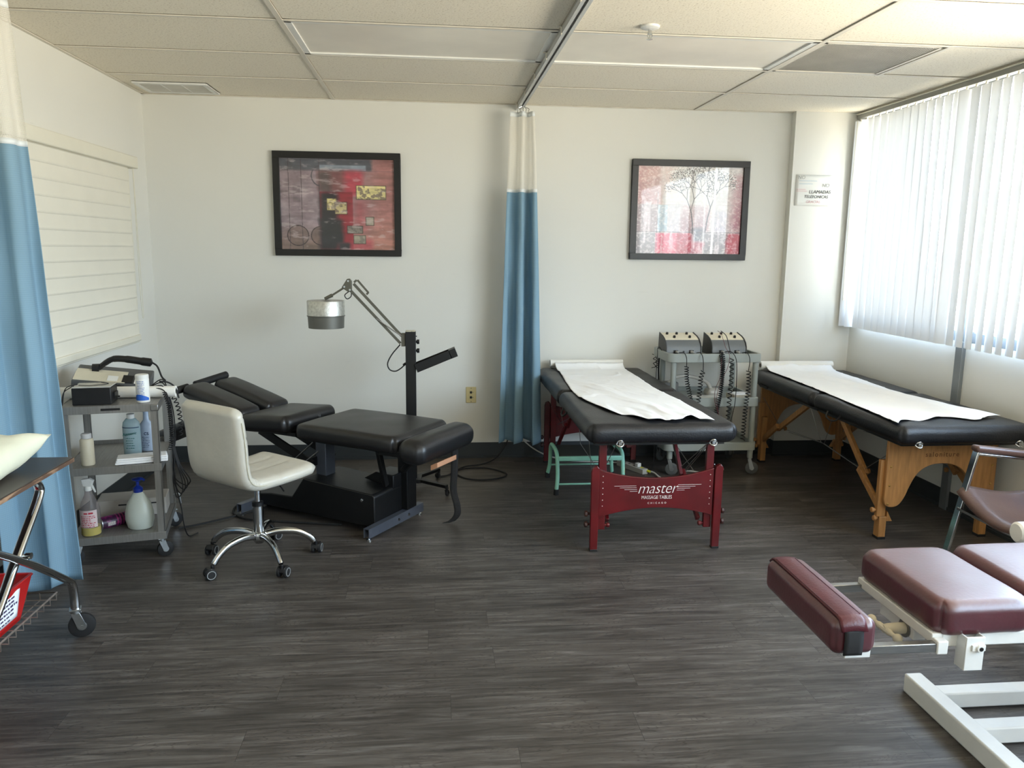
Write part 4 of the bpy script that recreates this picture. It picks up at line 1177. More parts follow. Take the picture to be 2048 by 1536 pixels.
# strap wrapped lengthwise over the foot cushion
def strap(u, v):
    y = -0.240 + 0.439 * v; x = -0.284 + 0.070 * u
    ex = max(0, -0.206 - y, y - 0.169); r_ = 0.0345
    return (x, y, 0.5575 + 0.004 * math.sin(PI * u) - (r_ - math.sqrt(max(0, r_ * r_ - ex * ex))))
MB().grid(strap, 8, 24).build('cover_strap', M_burg_vinyl2, ft, solid=0.005, ang=80)
for x in (-0.279, -0.219):
    MB().tube([(x, -0.205, 0.5610), (x, 0, 0.5612), (x, 0.165, 0.5610)], 0.0011, 5, k=6).build('stitching', mat('dark_thread', (60, 14, 22), 0.7), ft)
MB().grid(lambda u, v: (-0.274 + 0.05 * u, -0.236 - 0.003 * math.sin(PI * v), 0.534 - 0.070 * v), 4, 8).build('elastic_band', M_black_rubber, ft, solid=0.003)
fr = MB()
fr.box(0.0, 0.03, -0.185, 0.185, 0.458, 0.487).box(0.03, 0.93, -0.185, -0.16, 0.448, 0.484).box(0.03, 0.93, 0.16, 0.185, 0.448, 0.484)
fr.box(0.0, 0.03, -0.212, -0.185, 0.441, 0.478)
fr.build('top_frame', M_white_metal, t, bevel=0.003)
for y in (-0.196, 0.172):
    MB().box(-0.185, 0.02, y - 0.011, y + 0.011, 0.446, 0.470).build('slide_rail', M_steel, t, bevel=0.002)
MB().box(-0.255, -0.185, -0.212, -0.180, 0.442, 0.472).box(-0.255, -0.185, 0.158, 0.186, 0.447, 0.474).box(-0.255, -0.225, -0.16, 0.16, 0.450, 0.463).build('foot_bracket', M_white_metal, t, bevel=0.002)
# open square socket beside the front rail
x0, y0 = 0.072, -0.222; w_ = 0.052; th = 0.004
so = MB().box(x0, x0 + w_, y0, y0 + th, 0.398, 0.492).box(x0, x0 + w_, y0 + 0.04 - th, y0 + 0.04, 0.398, 0.492).box(x0, x0 + th, y0 + th, y0 + 0.04 - th, 0.398, 0.492).box(x0 + w_ - th, x0 + w_, y0 + th, y0 + 0.04 - th, 0.398, 0.492).box(x0 + th, x0 + w_ - th, y0 + th, y0 + 0.04 - th, 0.398, 0.402)
so.build('arm_socket', M_white_metal, t, bevel=0.0015)
mb = MB().cyl((x0 + 0.036, y0 + 0.001, 0.463), (x0 + 0.036, y0 - 0.010, 0.463), 0.0105).box(x0 + 0.015, x0 + w_, y0 - 0.005, y0, 0.455, 0.471)
s1 = mb.build('set_screw_boss', M_white_metal, t, bevel=0.001)
MB().cyl((x0 + 0.036, y0 - 0.008, 0.463), (x0 + 0.036, y0 - 0.0112, 0.463), 0.0055).build('screw', M_black_metal, s1)
# release hand wheel on its mounting block
MB().box(0.012, 0.05, -0.09, 0.075, 0.418, 0.4575).build('mounting_block', M_white_metal, t, bevel=0.003)
hw_ = MB().lathe([(0.001, 0), (0.026, 0), (0.026, 0.004), (0.001, 0.004)], T((0.012, -0.052, 0.436)) @ RY(-PI / 2), 24).build('washer', M_steel, t)
hd = MB().lathe([(0.001, 0.0), (0.016, 0.0), (0.015, 0.045), (0.012, 0.062), (0.001, 0.064)], T((0.008, -0.052, 0.436)) @ RY(-PI / 2), 20)
c0 = Vector((-0.050, -0.052, 0.436))
for s_ in (-1, 1):
    tip = c0 + Vector((s_ * 0.016, s_ * -0.040, s_ * -0.010))
    hd.tube([c0, c0 * 0.4 + tip * 0.6, tip], [0.010, 0.007, 0.008], 10, k=3)
    hd.sphere(tip, 0.0135, 10)
hd.build('release_handle', M_cream_plastic, t)
# base
bs = MB().box(0.285, 0.345, -0.48, 0.33, 0.0, 0.066)
bs.build('foot_bar', M_white_metal, t, bevel=0.006)
for y in (0.235, 0.045):
    MB().box(0.345, 1.25, y - 0.028, y + 0.028, 0.004, 0.058).build('base_rail', M_white_metal, t, bevel=0.005)
MB().box(1.25, 1.31, -0.48, 0.33, 0.0, 0.066).build('foot_bar', M_white_metal, t, bevel=0.006)
MB().box(0.86, 0.98, 0.02, 0.26, 0.058, 0.46).build('column', M_white_metal, t, bevel=0.004)
t2 = MB().lathe([(0.001, 0), (0.029, 0.001), (0.036, 0.008), (0.036, 0.49), (0.029, 0.497), (0.001, 0.498)], T((1.965, 2.36, 0.549)) @ RY(PI / 2), 36).build('bolster_roll', M_paper_roll)
tag(t2, 'short white roll bolster lying behind the burgundy cushions at the right edge', 'bolster')
# ------------------------------------------------------------------ casters
def caster(parent, x, y, ztop, r, wdt, yaw, plate=0.02, tyre=None, hub=None, fork_m=None, name='caster'):
    """swivel caster: fork under a plate, tyre on the floor (z measured in the parent's frame)"""
    M = T((x, y, 0)) @ RZ(yaw)
    mb = MB()
    off = r * 0.38
    mb.box(-plate, plate, -plate, plate, ztop - 0.006, ztop, M)
    mb.cyl(M @ Vector((0, 0, ztop - 0.006)), M @ Vector((0, 0, ztop - 0.018)), plate * 0.9)
    for s_ in (-1, 1):
        yy = s_ * (wdt / 2 + 0.003)
        mb.prism([(-plate * .8, ztop - 0.014), (plate * .7, ztop - 0.014), (off + r * .32, r * 1.05), (off, r * 0.66), (off - r * .34, r * 0.9)], yy - 0.0015, yy + 0.0015, M=M, axis='y')
    o = mb.build(name, fork_m or M_zinc, parent, bevel=0.001)
    wh = MB().lathe([(0.004, -wdt / 2), (r * .8, -wdt / 2), (r * .97, -wdt * .36), (r, 0), (r * .97, wdt * .36), (r * .8, wdt / 2), (0.004, wdt / 2)], M @ T((off, 0, r)) @ RX(PI / 2), 28)
    wh.build('wheel', tyre or M_black_rubber, o)
    MB().cyl(M @ Vector((off, -wdt / 2 - 0.006, r)), M @ Vector((off, wdt / 2 + 0.006, r)), 0.0055, n=12).cyl(M @ Vector((off, -wdt / 2 - 0.001, r)), M @ Vector((off, wdt / 2 + 0.001, r)), r * .36, n=20).build('hub', hub or M_zinc, o)
    return o

# ------------------------------------------------------------------ black adjustable table (axes: x = along table towards the head, y = across)
axu = math.atan2(.538, -.843)
t = thing('adjusting_table', 'black padded adjusting table on a low steel base behind the white stool', 'treatment table', (-.35, 3.86, 0))
t.rotation_euler = (0, 0, axu)
# local x = u direction; local y = rotate +90 from u = (-.538,-.843) so flip: use y = -t
def pt_(s_, q_, z): return Vector((s_, -q_, z))
FL = Matrix.Diagonal((1, -1, 1, 1))
MB().pad(-0.185, 0.475, 0.0, 0.52, 0.472, 0.562, r=0.036, crown=0.008, M=FL, g=16, wob=0.002, rc=0.05).build('seat_cushion', M_black_vinyl, t, ang=80)
MB().pad(-0.350, -0.192, -0.02, 0.53, 0.435, 0.560, r=0.058, crown=0.006, M=FL, g=12, wob=0.002, rc=0.03).build('roll_cushion', M_black_vinyl, t, ang=80)
mid = MB()
Mm = FL @ T((0.74, 0.26, 0.52)) @ RY(R(4)) @ T((-0.74, -0.26, -0.52))
mid.pad(0.545, 0.915, 0.035, 0.475, 0.472, 0.568, r=0.04, crown=0.006, M=Mm, g=14, wob=0.002, rc=0.05)
mc = mid.build('chest_cushion', M_black_vinyl, t, ang=80)
MB().tube([FL @ Vector((0.543, 0.30, 0.50)), FL @ Vector((0.548, 0.30, 0.545)), FL @ Vector((0.57, 0.30, 0.566))], 0.0035, 8, k=4).tube([FL @ Vector((0.543, 0.31, 0.50)), FL @ Vector((0.548, 0.31, 0.545)), FL @ Vector((0.57, 0.31, 0.566))], 0.0035, 8, k=4).build('seam', M_black_vinyl, mc)
for a, b_ in ((0.045, 0.235), (0.275, 0.465)):
    Ms = FL @ T((0.90, 0, 0.535)) @ RY(R(-14)) @ T((-0.90, 0, -0.535))
    MB().pad(0.895, 1.375, a, b_, 0.495, 0.575, r=0.038, crown=0.012, M=Ms, g=12, wob=0.002, rc=0.045).build('head_cushion', M_black_vinyl, t, ang=80)
# arm cushion hanging on the near side of the head end
Ma = FL @ T((1.25, -0.02, 0.45)) @ RY(R(22)) @ RX(R(-18)) @ T((-1.25, 0.02, -0.45))
MB().pad(1.10, 1.50, -0.09, 0.05, 0.425, 0.475, r=0.024, crown=0.01, M=Ma, g=8, rc=0.03).build('arm_cushion', M_black_vinyl, t, ang=80)
h1 = MB().tube([pt_(1.38, -0.07, 0.636), pt_(1.38, 0.42, 0.692)], 0.009, 12).tube([pt_(1.38, 0.17, 0.664), pt_(1.30, 0.2, 0.60), pt_(1.15, 0.25, 0.53)], 0.010, 10, k=4).build('handle_bar', M_chrome, t)
MB().tube([pt_(1.38, -0.09, 0.634), pt_(1.38, -0.085, 0.6345), pt_(1.38, 0.125, 0.658), pt_(1.38, 0.13, 0.6587)], [0.014, 0.022, 0.022, 0.014], 14).build('foam_grip', M_black_rubber, h1)
MB().tube([pt_(1.38, 0.175, 0.664), pt_(1.38, 0.18, 0.6645), pt_(1.38, 0.42, 0.692), pt_(1.38, 0.425, 0.6925)], [0.014, 0.022, 0.022, 0.014], 14).build('foam_grip', M_black_rubber, h1)
# steel carriage
MB().box(0.02, 0.46, 0.10, 0.42, 0.452, 0.474, FL).box(0.56, 0.90, 0.12, 0.40, 0.455, 0.476, FL).box(0.92, 1.25, 0.20, 0.30, 0.50, 0.52, FL @ T((0.92, 0, .5)) @ RY(R(-12)) @ T((-.92, 0, -.5))).build('cushion_frame', M_black_metal, t)
MB().box(0.43, 0.50, 0.21, 0.29, 0.20, 0.455, FL).build('rear_column', M_dark_steel, t, bevel=0.004)
MB().box(-0.016, 0.045, 0.345, 0.435, 0.066, 0.44, FL).build('front_column', M_black_metal, t, bevel=0.003)
MB().bar(pt_(0.48, 0.16, 0.30), pt_(0.86, 0.16, 0.455), 0.05, 0.012, up=(0, 1, 0)).bar(pt_(0.48, 0.34, 0.30), pt_(0.86, 0.34, 0.455), 0.05, 0.012, up=(0, 1, 0)).bar(pt_(0.50, 0.16, 0.31), pt_(0.50, 0.34, 0.31), 0.02, 0.05).build('lift_arm', M_black_metal, t, bevel=0.002)
MB().tube([pt_(0.40, 0.08, 0.455), pt_(0.56, 0.10, 0.33), pt_(0.60, 0.14, 0.30)], 0.004, 8, k=3).tube([pt_(0.46, 0.05, 0.33), pt_(0.34, 0.05, 0.42)], 0.004, 8).build('release_rod', M_steel, t)
MB().bar(pt_(0.02, 0.20, 0.24), pt_(0.02, 0.14, 0.45), 0.022, 0.03).bar(pt_(-0.02, 0.30, 0.30), pt_(-0.18, 0.22, 0.44), 0.022, 0.03).bar(pt_(0.03, 0.14, 0.44), pt_(-0.24, 0.14, 0.44), 0.02, 0.03).bar(pt_(0.03, 0.36, 0.44), pt_(-0.24, 0.36, 0.44), 0.02, 0.03).build('tilt_linkage', M_black_metal, t, bevel=0.002)
# motor housing with sloping left end and stepped lower beam
sd = [(0.022, 0.035), (0.022, 0.20), (0.035, 0.213), (0.50, 0.235), (0.585, 0.12), (0.74, 0.115), (0.845, 0.10), (0.845, 0.04)]
MB().prism(sd, -0.10, -0.40, axis='y').build('motor_housing', M_black_metal, t, bevel=0.006)
MB().prism([(0.022, 0.20), (0.022, 0.275), (0.14, 0.28), (0.22, 0.235)], -0.27, -0.41, axis='y').build('rear_cover', M_black_metal, t, bevel=0.005)
mb = MB(); mb.lathe([(0.001, 0), (0.009, 0), (0.008, 0.004), (0.001, 0.006)], T(pt_(0.10, 0.098, 0.175)) @ RX(-PI / 2) @ Matrix.Diagonal((1, 1, 1, 1)), 16); mb.build('cover_screw', M_chrome, t)
for s0, tt0, tt1, nm in ((0.0, 0.0, 0.50, 'foot_channel'), (0.86, -0.02, 0.50, 'foot_channel')):
    fc = MB()
    fc.box(s0 - 0.018, s0 - 0.014, tt0, tt1, 0.016, 0.066, FL).box(s0 + 0.014, s0 + 0.018, tt0, tt1, 0.016, 0.066, FL).box(s0 - 0.014, s0 + 0.014, tt0, tt1, 0.062, 0.066, FL)
    f_ = fc.build(nm, M_dark_steel, t)
    for q_ in (tt0 + 0.02, tt1 - 0.02):
        MB().cyl(pt_(s0, q_, 0.006), pt_(s0, q_, 0.03), 0.004, n=10).cyl(pt_(s0, q_, 0), pt_(s0, q_, 0.007), 0.014, n=16).build('levelling_foot', M_chrome, f_)
    if s0 == 0:
        for q_ in (0.26, 0.355): MB().lathe([(0.001, 0), (0.009, 0), (0.007, 0.005), (0.001, 0.006)], T(pt_(-0.018, q_, 0.04)) @ RY(-PI / 2), 6).build('bolt', M_chrome, f_)
MB().prism([(-0.385, 0.425), (-0.345, 0.405), (-0.345, 0.432), (-0.385, 0.450)], -0.07, -0.25, axis='y').build('paper_clip_board', mat('tan_board', (176, 130, 100), 0.6, var=0.15), t, bevel=0.002)
# long black strap that hangs to the floor
sp_ = catmull([pt_(-0.255, 0.45, 0.44), pt_(-0.252, 0.45, 0.30), pt_(-0.246, 0.45, 0.187), pt_(-0.268, 0.45, 0.105), pt_(-0.270, 0.45, 0.055), pt_(-0.245, 0.44, 0.018), pt_(-0.215, 0.42, 0.004)], 8)
mb = MB(); n_ = len(sp_)
def strapf(u, v):
    i = min(n_ - 1, int(round(v * (n_ - 1)))); p = sp_[i]
    return p + Vector((0.030 * (u - .5), 0.022 * (u - .5), 0))
mb.grid(strapf, 3, n_ - 1); mb.build('hanging_strap', mat('black_webbing', (28, 27, 27), 0.8, var=0.2, vscale=60), t, solid=0.003, ang=80)

# ------------------------------------------------------------------ lamp stand with square black post
t = thing('therapy_lamp', 'articulated heat lamp with drum shade on a square black post', 'therapy lamp', (-0.142, 4.75, 0))
MB().box(-0.031, 0.031, -0.031, 0.031, 0.075, 0.985).build('post', M_black_metal, t, bevel=0.002)
MB().box(-0.030, 0.006, -0.026, 0.026, 0.985, 0.990).box(0.008, 0.029, -0.022, 0.022, 0.985, 0.991).build('post_cap', M_cream_plastic, t, bevel=0.001)
lb = MB().box(-0.06, 0.06, -0.06, 0.06, 0.05, 0.075)
lb.build('base_hub', M_black_metal, t, bevel=0.003)
for a in (52, 142, 232, 322):
    d = Vector((math.cos(R(a)), math.sin(R(a)), 0))
    MB().bar(d * 0.05 + Vector((0, 0, 0.064)), d * 0.27 + Vector((0, 0, 0.060)), 0.03, 0.02).build('base_leg', M_black_metal, t, bevel=0.003)
    caster(t, d.x * 0.27, d.y * 0.27, 0.052, 0.019, 0.014, R(a + 100), 0.009, M_black_rubber, M_black_plastic, M_black_plastic)
M_olive = mat('olive_grey_metal', (104, 102, 92), 0.4, 0.6, var=0.08, vscale=12)
X0 = 0.142                                        # world x + X0 = local x
def lp(x, z, y=0.0): return Vector((x + X0, y, z))
MB().box(-0.056, -0.031, -0.018, 0.018, 0.895, 0.975).build('arm_bracket', M_olive, t, bevel=0.002)
mb = MB(); mb.bar(lp(-0.193, 0.955), lp(-0.475, 1.268), 0.012, 0.016); mb.build('upper_arm', M_olive, t, bevel=0.001)
mb = MB(); mb.bar(lp(-0.203, 0.912), lp(-0.500, 1.235), 0.012, 0.016); mb.build('lower_arm', M_olive, t, bevel=0.001)
MB().tube([lp(-0.195, 0.957, -0.012), lp(-0.345, 1.062, -0.012)], 0.0035, 8).build('tension_spring', M_steel, t)
mb = MB(); mb.bar(lp(-0.400, 1.205), lp(-0.388, 1.218), 0.012, 0.012).bar(lp(-0.388, 1.215), lp(-0.452, 1.290), 0.008, 0.012).bar(lp(-0.456, 1.290), lp(-0.472, 1.276), 0.010, 0.012); mb.build('pull_handle', M_olive, t, bevel=0.001)
mb = MB(); mb.prism([(-0.545 + X0, 1.245), (-0.512 + X0, 1.296), (-0.495 + X0, 1.298), (-0.484 + X0, 1.283), (-0.485 + X0, 1.225), (-0.505 + X0, 1.218)], -0.012, 0.012, axis='y'); jp = mb.build('head_joint', M_olive, t, bevel=0.003)
for x, z in ((-0.505, 1.284), (-0.496, 1.232), (-0.528, 1.25)): MB().cyl(lp(x, z, -0.016), lp(x, z, -0.011), 0.006, n=12).build('rivet', M_chrome, jp)
MB().tube([lp(-0.53, 1.245), lp(-0.60, 1.200)], 0.006, 10).tube([lp(-0.60, 1.200), lp(-0.645, 1.178)], [0.011, 0.009], 12).build('shade_arm', M_olive, t)
sh = MB().lathe([(0.02, 1.168), (0.108, 1.168), (0.110, 1.165), (0.110, 1.078), (0.1085, 1.076), (0.1085, 1.162), (0.02, 1.164)], T((-0.640 + X0, 0, 0)), 48, cap=False)
sh_ = sh.build('lamp_shade', mat('perforated_aluminium', (196, 196, 190), 0.32, 0.85, var=0.22, vscale=70, bump=0.25, bscale=220), t)
MB().lathe([(0.110, 1.082), (0.1115, 1.080), (0.1115, 1.076), (0.107, 1.074), (0.104, 1.006), (0.102, 1.006), (0.1045, 1.07), (0.1, 1.074)], T((-0.640 + X0, 0, 0)), 48, cap=False).build('lower_rim', mat('dull_grey_rim', (104, 104, 98), 0.45, 0.5, var=0.05), t)
MB().lathe([(0.0, 1.05), (0.06, 1.05), (0.08, 1.08), (0.04, 1.12), (0.0, 1.13)], T((-0.640 + X0, 0, 0)), 24).build('heat_bulb', M_white_plastic, t)
MB().tube([lp(-0.503, 1.222), lp(-0.528, 1.20), lp(-0.515, 1.178), lp(-0.492, 1.192), lp(-0.489, 1.22)], 0.003, 8, k=5).build('lamp_cord', M_black_rubber, t)
MB().tube([lp(-0.205, 0.905), lp(-0.255, 0.845), lp(-0.282, 0.79), lp(-0.270, 0.752), lp(-0.235, 0.742), lp(-0.20, 0.762), lp(-0.178, 0.785)], 0.0038, 8, k=6).cyl(lp(-0.188, 0.778), lp(-0.172, 0.790), 0.008, n=12).build('lamp_cord', M_black_rubber, t)
for z in (0.922, 0.868): MB().cyl((0.031, 0, z), (0.036, 0, z), 0.008, n=14).cyl((0.036, 0, z), (0.052, 0, z), 0.014, n=16).build('control_knob', M_black_plastic, t, bevel=0.001)
MB().sphere((0.034, 0, 0.955), 0.004, 6).build('indicator', M_black_plastic, t)
# angled U-shaped carrying arm
ua = MB()
Mu = T((0.031, 0, 0.765)) @ RY(R(-22))
for y in (-0.045, 0.035): ua.box(0.0, 0.225, y, y + 0.004, -0.026, 0.026, Mu)
ua.box(0.221, 0.262, -0.045, 0.039, 0.022, 0.026, Mu).box(0.258, 0.262, -0.045, 0.039, -0.026, 0.026, Mu).box(0.22, 0.262, -0.045, -0.041, -0.026, 0.026, Mu).box(0.22, 0.262, 0.035, 0.039, -0.026, 0.026, Mu).box(0.0, 0.225, -0.045, 0.039, -0.026, -0.022, Mu)
ua.build('side_tray', M_black_metal, t, bevel=0.001)

# ------------------------------------------------------------------ white swivel stool chair
TH = R(50)
t = thing('swivel_chair', 'white low-back swivel chair with chrome five-star base', 'chair', (-0.835, 3.655, 0))
for i in range(5):
    a = R(15 + 72 * i)
    d = Vector((math.cos(a), math.sin(a), 0))
    lg = MB().tube([d * 0.022 + Vector((0, 0, 0.125)), d * 0.09 + Vector((0, 0, 0.135)), d * 0.17 + Vector((0, 0, 0.125)), d * 0.225 + Vector((0, 0, 0.095)), d * 0.255 + Vector((0, 0, 0.064))], [0.014, 0.0135, 0.013, 0.0125, 0.012, 0.011], 14, k=6, flat=1.25).build('base_leg', M_chrome, t, ang=60)
    yaw = a + R((70, -40, 100, -20, 130)[i])
    M = T(d * 0.262) @ RZ(yaw)
    cs = MB().cyl(M @ Vector((0, 0, 0.040)), M @ Vector((0, 0, 0.064)), 0.008, n=12)
    cs.prism([(-0.022, 0.026), (-0.016, 0.046), (0.0, 0.054), (0.016, 0.052), (0.028, 0.036), (0.026, 0.026)], -0.018, 0.018, M=M @ T((0.010, 0, 0)), axis='y')
    cs_ = cs.build('caster', M_black_plastic, t, bevel=0.003)
    for s_ in (-1, 1):
        MB().lathe([(0.001, -0.008), (0.021, -0.008), (0.025, -0.005), (0.025, 0.005), (0.021, 0.008), (0.001, 0.008)], M @ T((0.012, s_ * 0.017, 0.025)) @ RX(PI / 2), 24).build('wheel', M_black_rubber, cs_)
        MB().lathe([(0.017, -0.001), (0.020, -0.001), (0.020, 0.0012), (0.017, 0.0012), (0.017, -0.001)], M @ T((0.012, s_ * 0.0255, 0.025)) @ RX(PI / 2), 24, cap=False).build('wheel_ring', mat('grey_ring', (150, 152, 152), 0.4), cs_)
MB().lathe([(0.001, 0.088), (0.02, 0.088), (0.026, 0.10), (0.036, 0.108), (0.038, 0.125), (0.032, 0.142), (0.024, 0.146), (0.001, 0.146)], None, 30).build('hub', M_chrome, t)
MB().lathe([(0.001, 0.14), (0.0245, 0.14), (0.0245, 0.285), (0.021, 0.289), (0.001, 0.289)], None, 30).build('outer_column', M_chrome, t)
MB().lathe([(0.025, 0.272), (0.0262, 0.272), (0.0262, 0.290), (0.016, 0.293), (0.016, 0.290)], None, 30, cap=False).build('collar', M_black_plastic, t)
MB().lathe([(0.001, 0.28), (0.0145, 0.28), (0.0145, 0.405), (0.001, 0.405)], None, 24).build('gas_lift', M_chrome, t)
Ms_ = RZ(TH)
MB().box(-0.09, 0.09, -0.08, 0.08, 0.392, 0.402, Ms_).box(-0.05, 0.05, -0.035, 0.035, 0.375, 0.394, Ms_).build('mounting_plate', M_black_metal, t, bevel=0.002)
MB().tube([Ms_ @ Vector((0.03, -0.02, 0.385)), Ms_ @ Vector((0.05, -0.09, 0.378)), Ms_ @ Vector((0.055, -0.125, 0.350))], 0.0035, 8, k=4).build('height_lever', M_black_metal, t)
# one-piece bent shell: profile swept across the width, thickened, tufted on the inside
prof = catmull([(0.205, 0, 0.446), (0.10, 0, 0.436), (-0.06, 0, 0.432), (-0.145, 0, 0.440), (-0.185, 0, 0.470), (-0.200, 0, 0.535), (-0.205, 0, 0.63), (-0.215, 0, 0.72), (-0.228, 0, 0.795)], 10)
n_ = len(prof)
def shell(off):
    out = []
    for i, p in enumerate(prof):
        tg = (prof[min(i + 1, n_ - 1)] - prof[max(i - 1, 0)]).normalized()
        nn = Vector((tg.z, 0, -tg.x))          # inward normal (up / forward)
        out.append((p, nn))
    return out
PR = shell(0)
def shell_pt(i, u, side, inner):
    p, nn = PR[i]
    hw = 0.205
    e_ = i / (n_ - 1)
    wv = hw
    if e_ > 0.93: wv = hw - 0.03 * ((e_ - 0.93) / 0.07) ** 2
    if e_ < 0.06: wv = hw - 0.03 * ((0.06 - e_) / 0.06) ** 2
    y = (2 * u - 1) * wv
    edge = 1 - abs(2 * u - 1) ** 8
    th = 0.033 * max(0.0, edge) ** 0.5 if True else 0
    endf = min(1, (i + 0.25) / 3.0, (n_ - 1 - i + 0.25) / 3.0)
    th *= math.sqrt(endf)
    if inner and 0.08 < e_ < 0.95:
        d = abs(math.sin(e_ * PI * 7)) * 0.5 + 0.5
        tu = 0.0045 * (1 - abs(math.sin(e_ * PI * 6.5)) ** 0.25) + 0.0045 * (1 - abs(math.cos(u * PI * 2)) ** 0.0)
        groove_u = min(abs(u - 0.36), abs(u - 0.64))
        th -= 0.004 * math.exp(-(groove_u / 0.018) ** 2) + 0.004 * math.exp(-((abs((e_ * 7) % 1 - 0.5)) / 0.05) ** 2)
    # creases inside the bend at the edges
    if 0.30 < e_ < 0.52: th += 0.003 * math.sin(e_ * 170) * abs(2 * u - 1) ** 6
    return p + nn * (th if inner else -th) + Vector((0, y, 0))
mb = MB()
NU = 30
ringpos = [(j / NU, True) for j in range(NU + 1)] + [(1 - j / NU, False) for j in range(1, NU)]
rings = []
for i in range(n_):
    rings.append([mb.bm.verts.new(Ms_ @ shell_pt(i, u, 0, inn)) for u, inn in ringpos])
for a, b_ in zip(rings, rings[1:]):
    for j in range(len(a)): mb._f([a[j], a[(j + 1) % len(a)], b_[(j + 1) % len(a)], b_[j]])
mb._f(rings[0][::-1]); mb._f(rings[-1])
sh_ = mb.build('seat_and_back', M_white_vinyl, t, ang=80)
for s_ in (-1, 1):
    MB().tube([Ms_ @ (p + Vector((0, s_ * 0.2055, 0)) - nn * 0.001) for p, nn in PR[24:-8]], 0.0020, 6).build('piping', mat('cream_piping', (196, 190, 168), 0.4), sh_)

# ------------------------------------------------------------------ stainless cart with its load
CY = R(12)
cart = thing('utility_cart', 'stainless steel three-shelf cart beside the left blue curtain', 'cart', (-1.285, 3.715, 0), CY)
CW, CD = 0.40, 0.47                              # extends to -x and +y
M_cart = mat('stainless_cart', (142, 140, 136), 0.42, 0.55, var=0.12, vscale=9, stretch=(14, 1, 1))
for x in (-CW, -0.03):
    for y in (0.0, CD - 0.03):
        MB().box(x, x + 0.03, y, y + 0.004, 0.12, 0.745).box(x if x < -.1 else x + 0.026, (x + 0.004) if x < -.1 else x + 0.03, y, y + 0.03, 0.12, 0.745).box(x, x + 0.03, y + (0 if y < .1 else .026), y + (0.004 if y < .1 else .03), 0.12, 0.745).build('corner_post', M_cart, cart)
SH = (0.755, 0.468, 0.132)
for k, z in enumerate(SH):
    s_ = MB().box(-CW - 0.004, 0.004, -0.004, CD + 0.004, z - 0.004, z).box(-CW - 0.004, 0.004, -0.004, 0.0, z - 0.036, z - 0.002).box(-CW - 0.004, 0.004, CD, CD + 0.004, z - 0.036, z + (0.02 if k else 0)).box(-CW - 0.004, -CW, 0, CD, z - 0.036, z).box(0, 0.004, 0, CD, z - 0.036, z)
    s_.build('shelf', M_cart, cart, bevel=0.001)
MB().box(-0.028, 0.006, -0.008, 0.02, 0.722, 0.752).build('corner_cap', M_steel, cart, bevel=0.003)
MB().box(-0.235, -0.155, -0.0065, -0.003, 0.732, 0.742).build('maker_plate', M_black_plastic, cart)
for x, y, yw_ in ((-0.02, 0.02, 20), (-CW + 0.02, 0.03, 200), (-0.015, CD - 0.02, 30), (-CW + 0.03, CD - 0.02, 150)):
    caster(cart, x, y, 0.098, 0.038, 0.022, R(yw_), 0.02)
MB().tube([(0.005, CD - 0.10, 0.20), (0.03, CD - 0.10, 0.205), (0.035, CD - 0.10, 0.19), (0.04, CD - 0.10, 0.15)], 0.003, 8, k=3).build('side_hook', M_zinc, cart)

def on_cart(x, y, z, rz=0):
    """cart frame -> world location and yaw"""
    v = Vector((-1.285, 3.715, 0)) + RZ(CY) @ Vector((x, y, z))
    return v, CY + rz

# electrotherapy machine with hand piece
v, a = on_cart(-0.235, 0.315, 0.756)
t = thing('therapy_unit', 'grey and cream electrotherapy console with black handpiece on the steel cart', 'therapy machine', v, a)
sidep = [(-0.085, 0.0), (-0.085, 0.045), (-0.045, 0.082), (0.085, 0.128), (0.10, 0.12), (0.10, 0.0)]
# the housing falls to the right as seen; slope built along x
Mt = RY(R(7.5))
t['label'] = t['label']
MB().prism([(-0.085, 0.02), (-0.085, 0.066), (-0.02, 0.092), (0.09, 0.118), (0.10, 0.11), (0.10, 0.02)], -0.17, 0.17, M=Mt, axis='x').build('housing', mat('graphite_housing', (74, 76, 78), 0.4, var=0.05), t, bevel=0.006)
MB().prism([(-0.078, 0.072), (-0.02, 0.0955), (0.03, 0.108), (0.03, 0.104), (-0.02, 0.09), (-0.078, 0.067)], -0.165, 0.06, M=Mt, axis='x').build('control_panel', M_cream_plastic, t)
MB().prism([(-0.072, 0.0765), (-0.03, 0.0935), (-0.03, 0.09), (-0.072, 0.073)], -0.02, 0.025, M=Mt, axis='x').prism([(-0.076, 0.0745), (-0.03, 0.093), (-0.03, 0.09), (-0.076, 0.071)], 0.10, 0.125, M=Mt, axis='x').build('white_key', M_white_plastic, t)
MB().prism([(-0.074, 0.076), (-0.012, 0.0995), (-0.012, 0.09), (-0.074, 0.07)], 0.045, 0.092, M=Mt, axis='x').build('display', M_black_plastic, t, bevel=0.001)
MB().box(-0.15, 0.16, -0.07, 0.09, 0.0, 0.03).build('stand_foot', M_black_plastic, t, bevel=0.004)
hp = MB().tube([Mt @ Vector((-0.085, 0.03, 0.105)), Mt @ Vector((-0.045, 0.03, 0.145)), Mt @ Vector((-0.01, 0.03, 0.168)), Mt @ Vector((0.05, 0.03, 0.172)), Mt @ Vector((0.12, 0.03, 0.168)), Mt @ Vector((0.165, 0.03, 0.166))], [0.013, 0.014, 0.016, 0.018, 0.021, 0.008], 14, k=6)
hp.cyl(Mt @ Vector((-0.10, 0.03, 0.108)), Mt @ Vector((-0.07, 0.03, 0.112)), 0.026)
hp.build('handpiece', M_black_plastic, t)
MB().tube([Mt @ Vector((0.165, 0.03, 0.166)), Mt @ Vector((0.19, 0.02, 0.150)), Mt @ Vector((0.215, 0.0, 0.105)), Mt @ Vector((0.235, -0.02, 0.09))], 0.0045, 8, k=5).build('handpiece_cord', M_black_rubber, t)
mb = MB(); rs = random.Random(4)
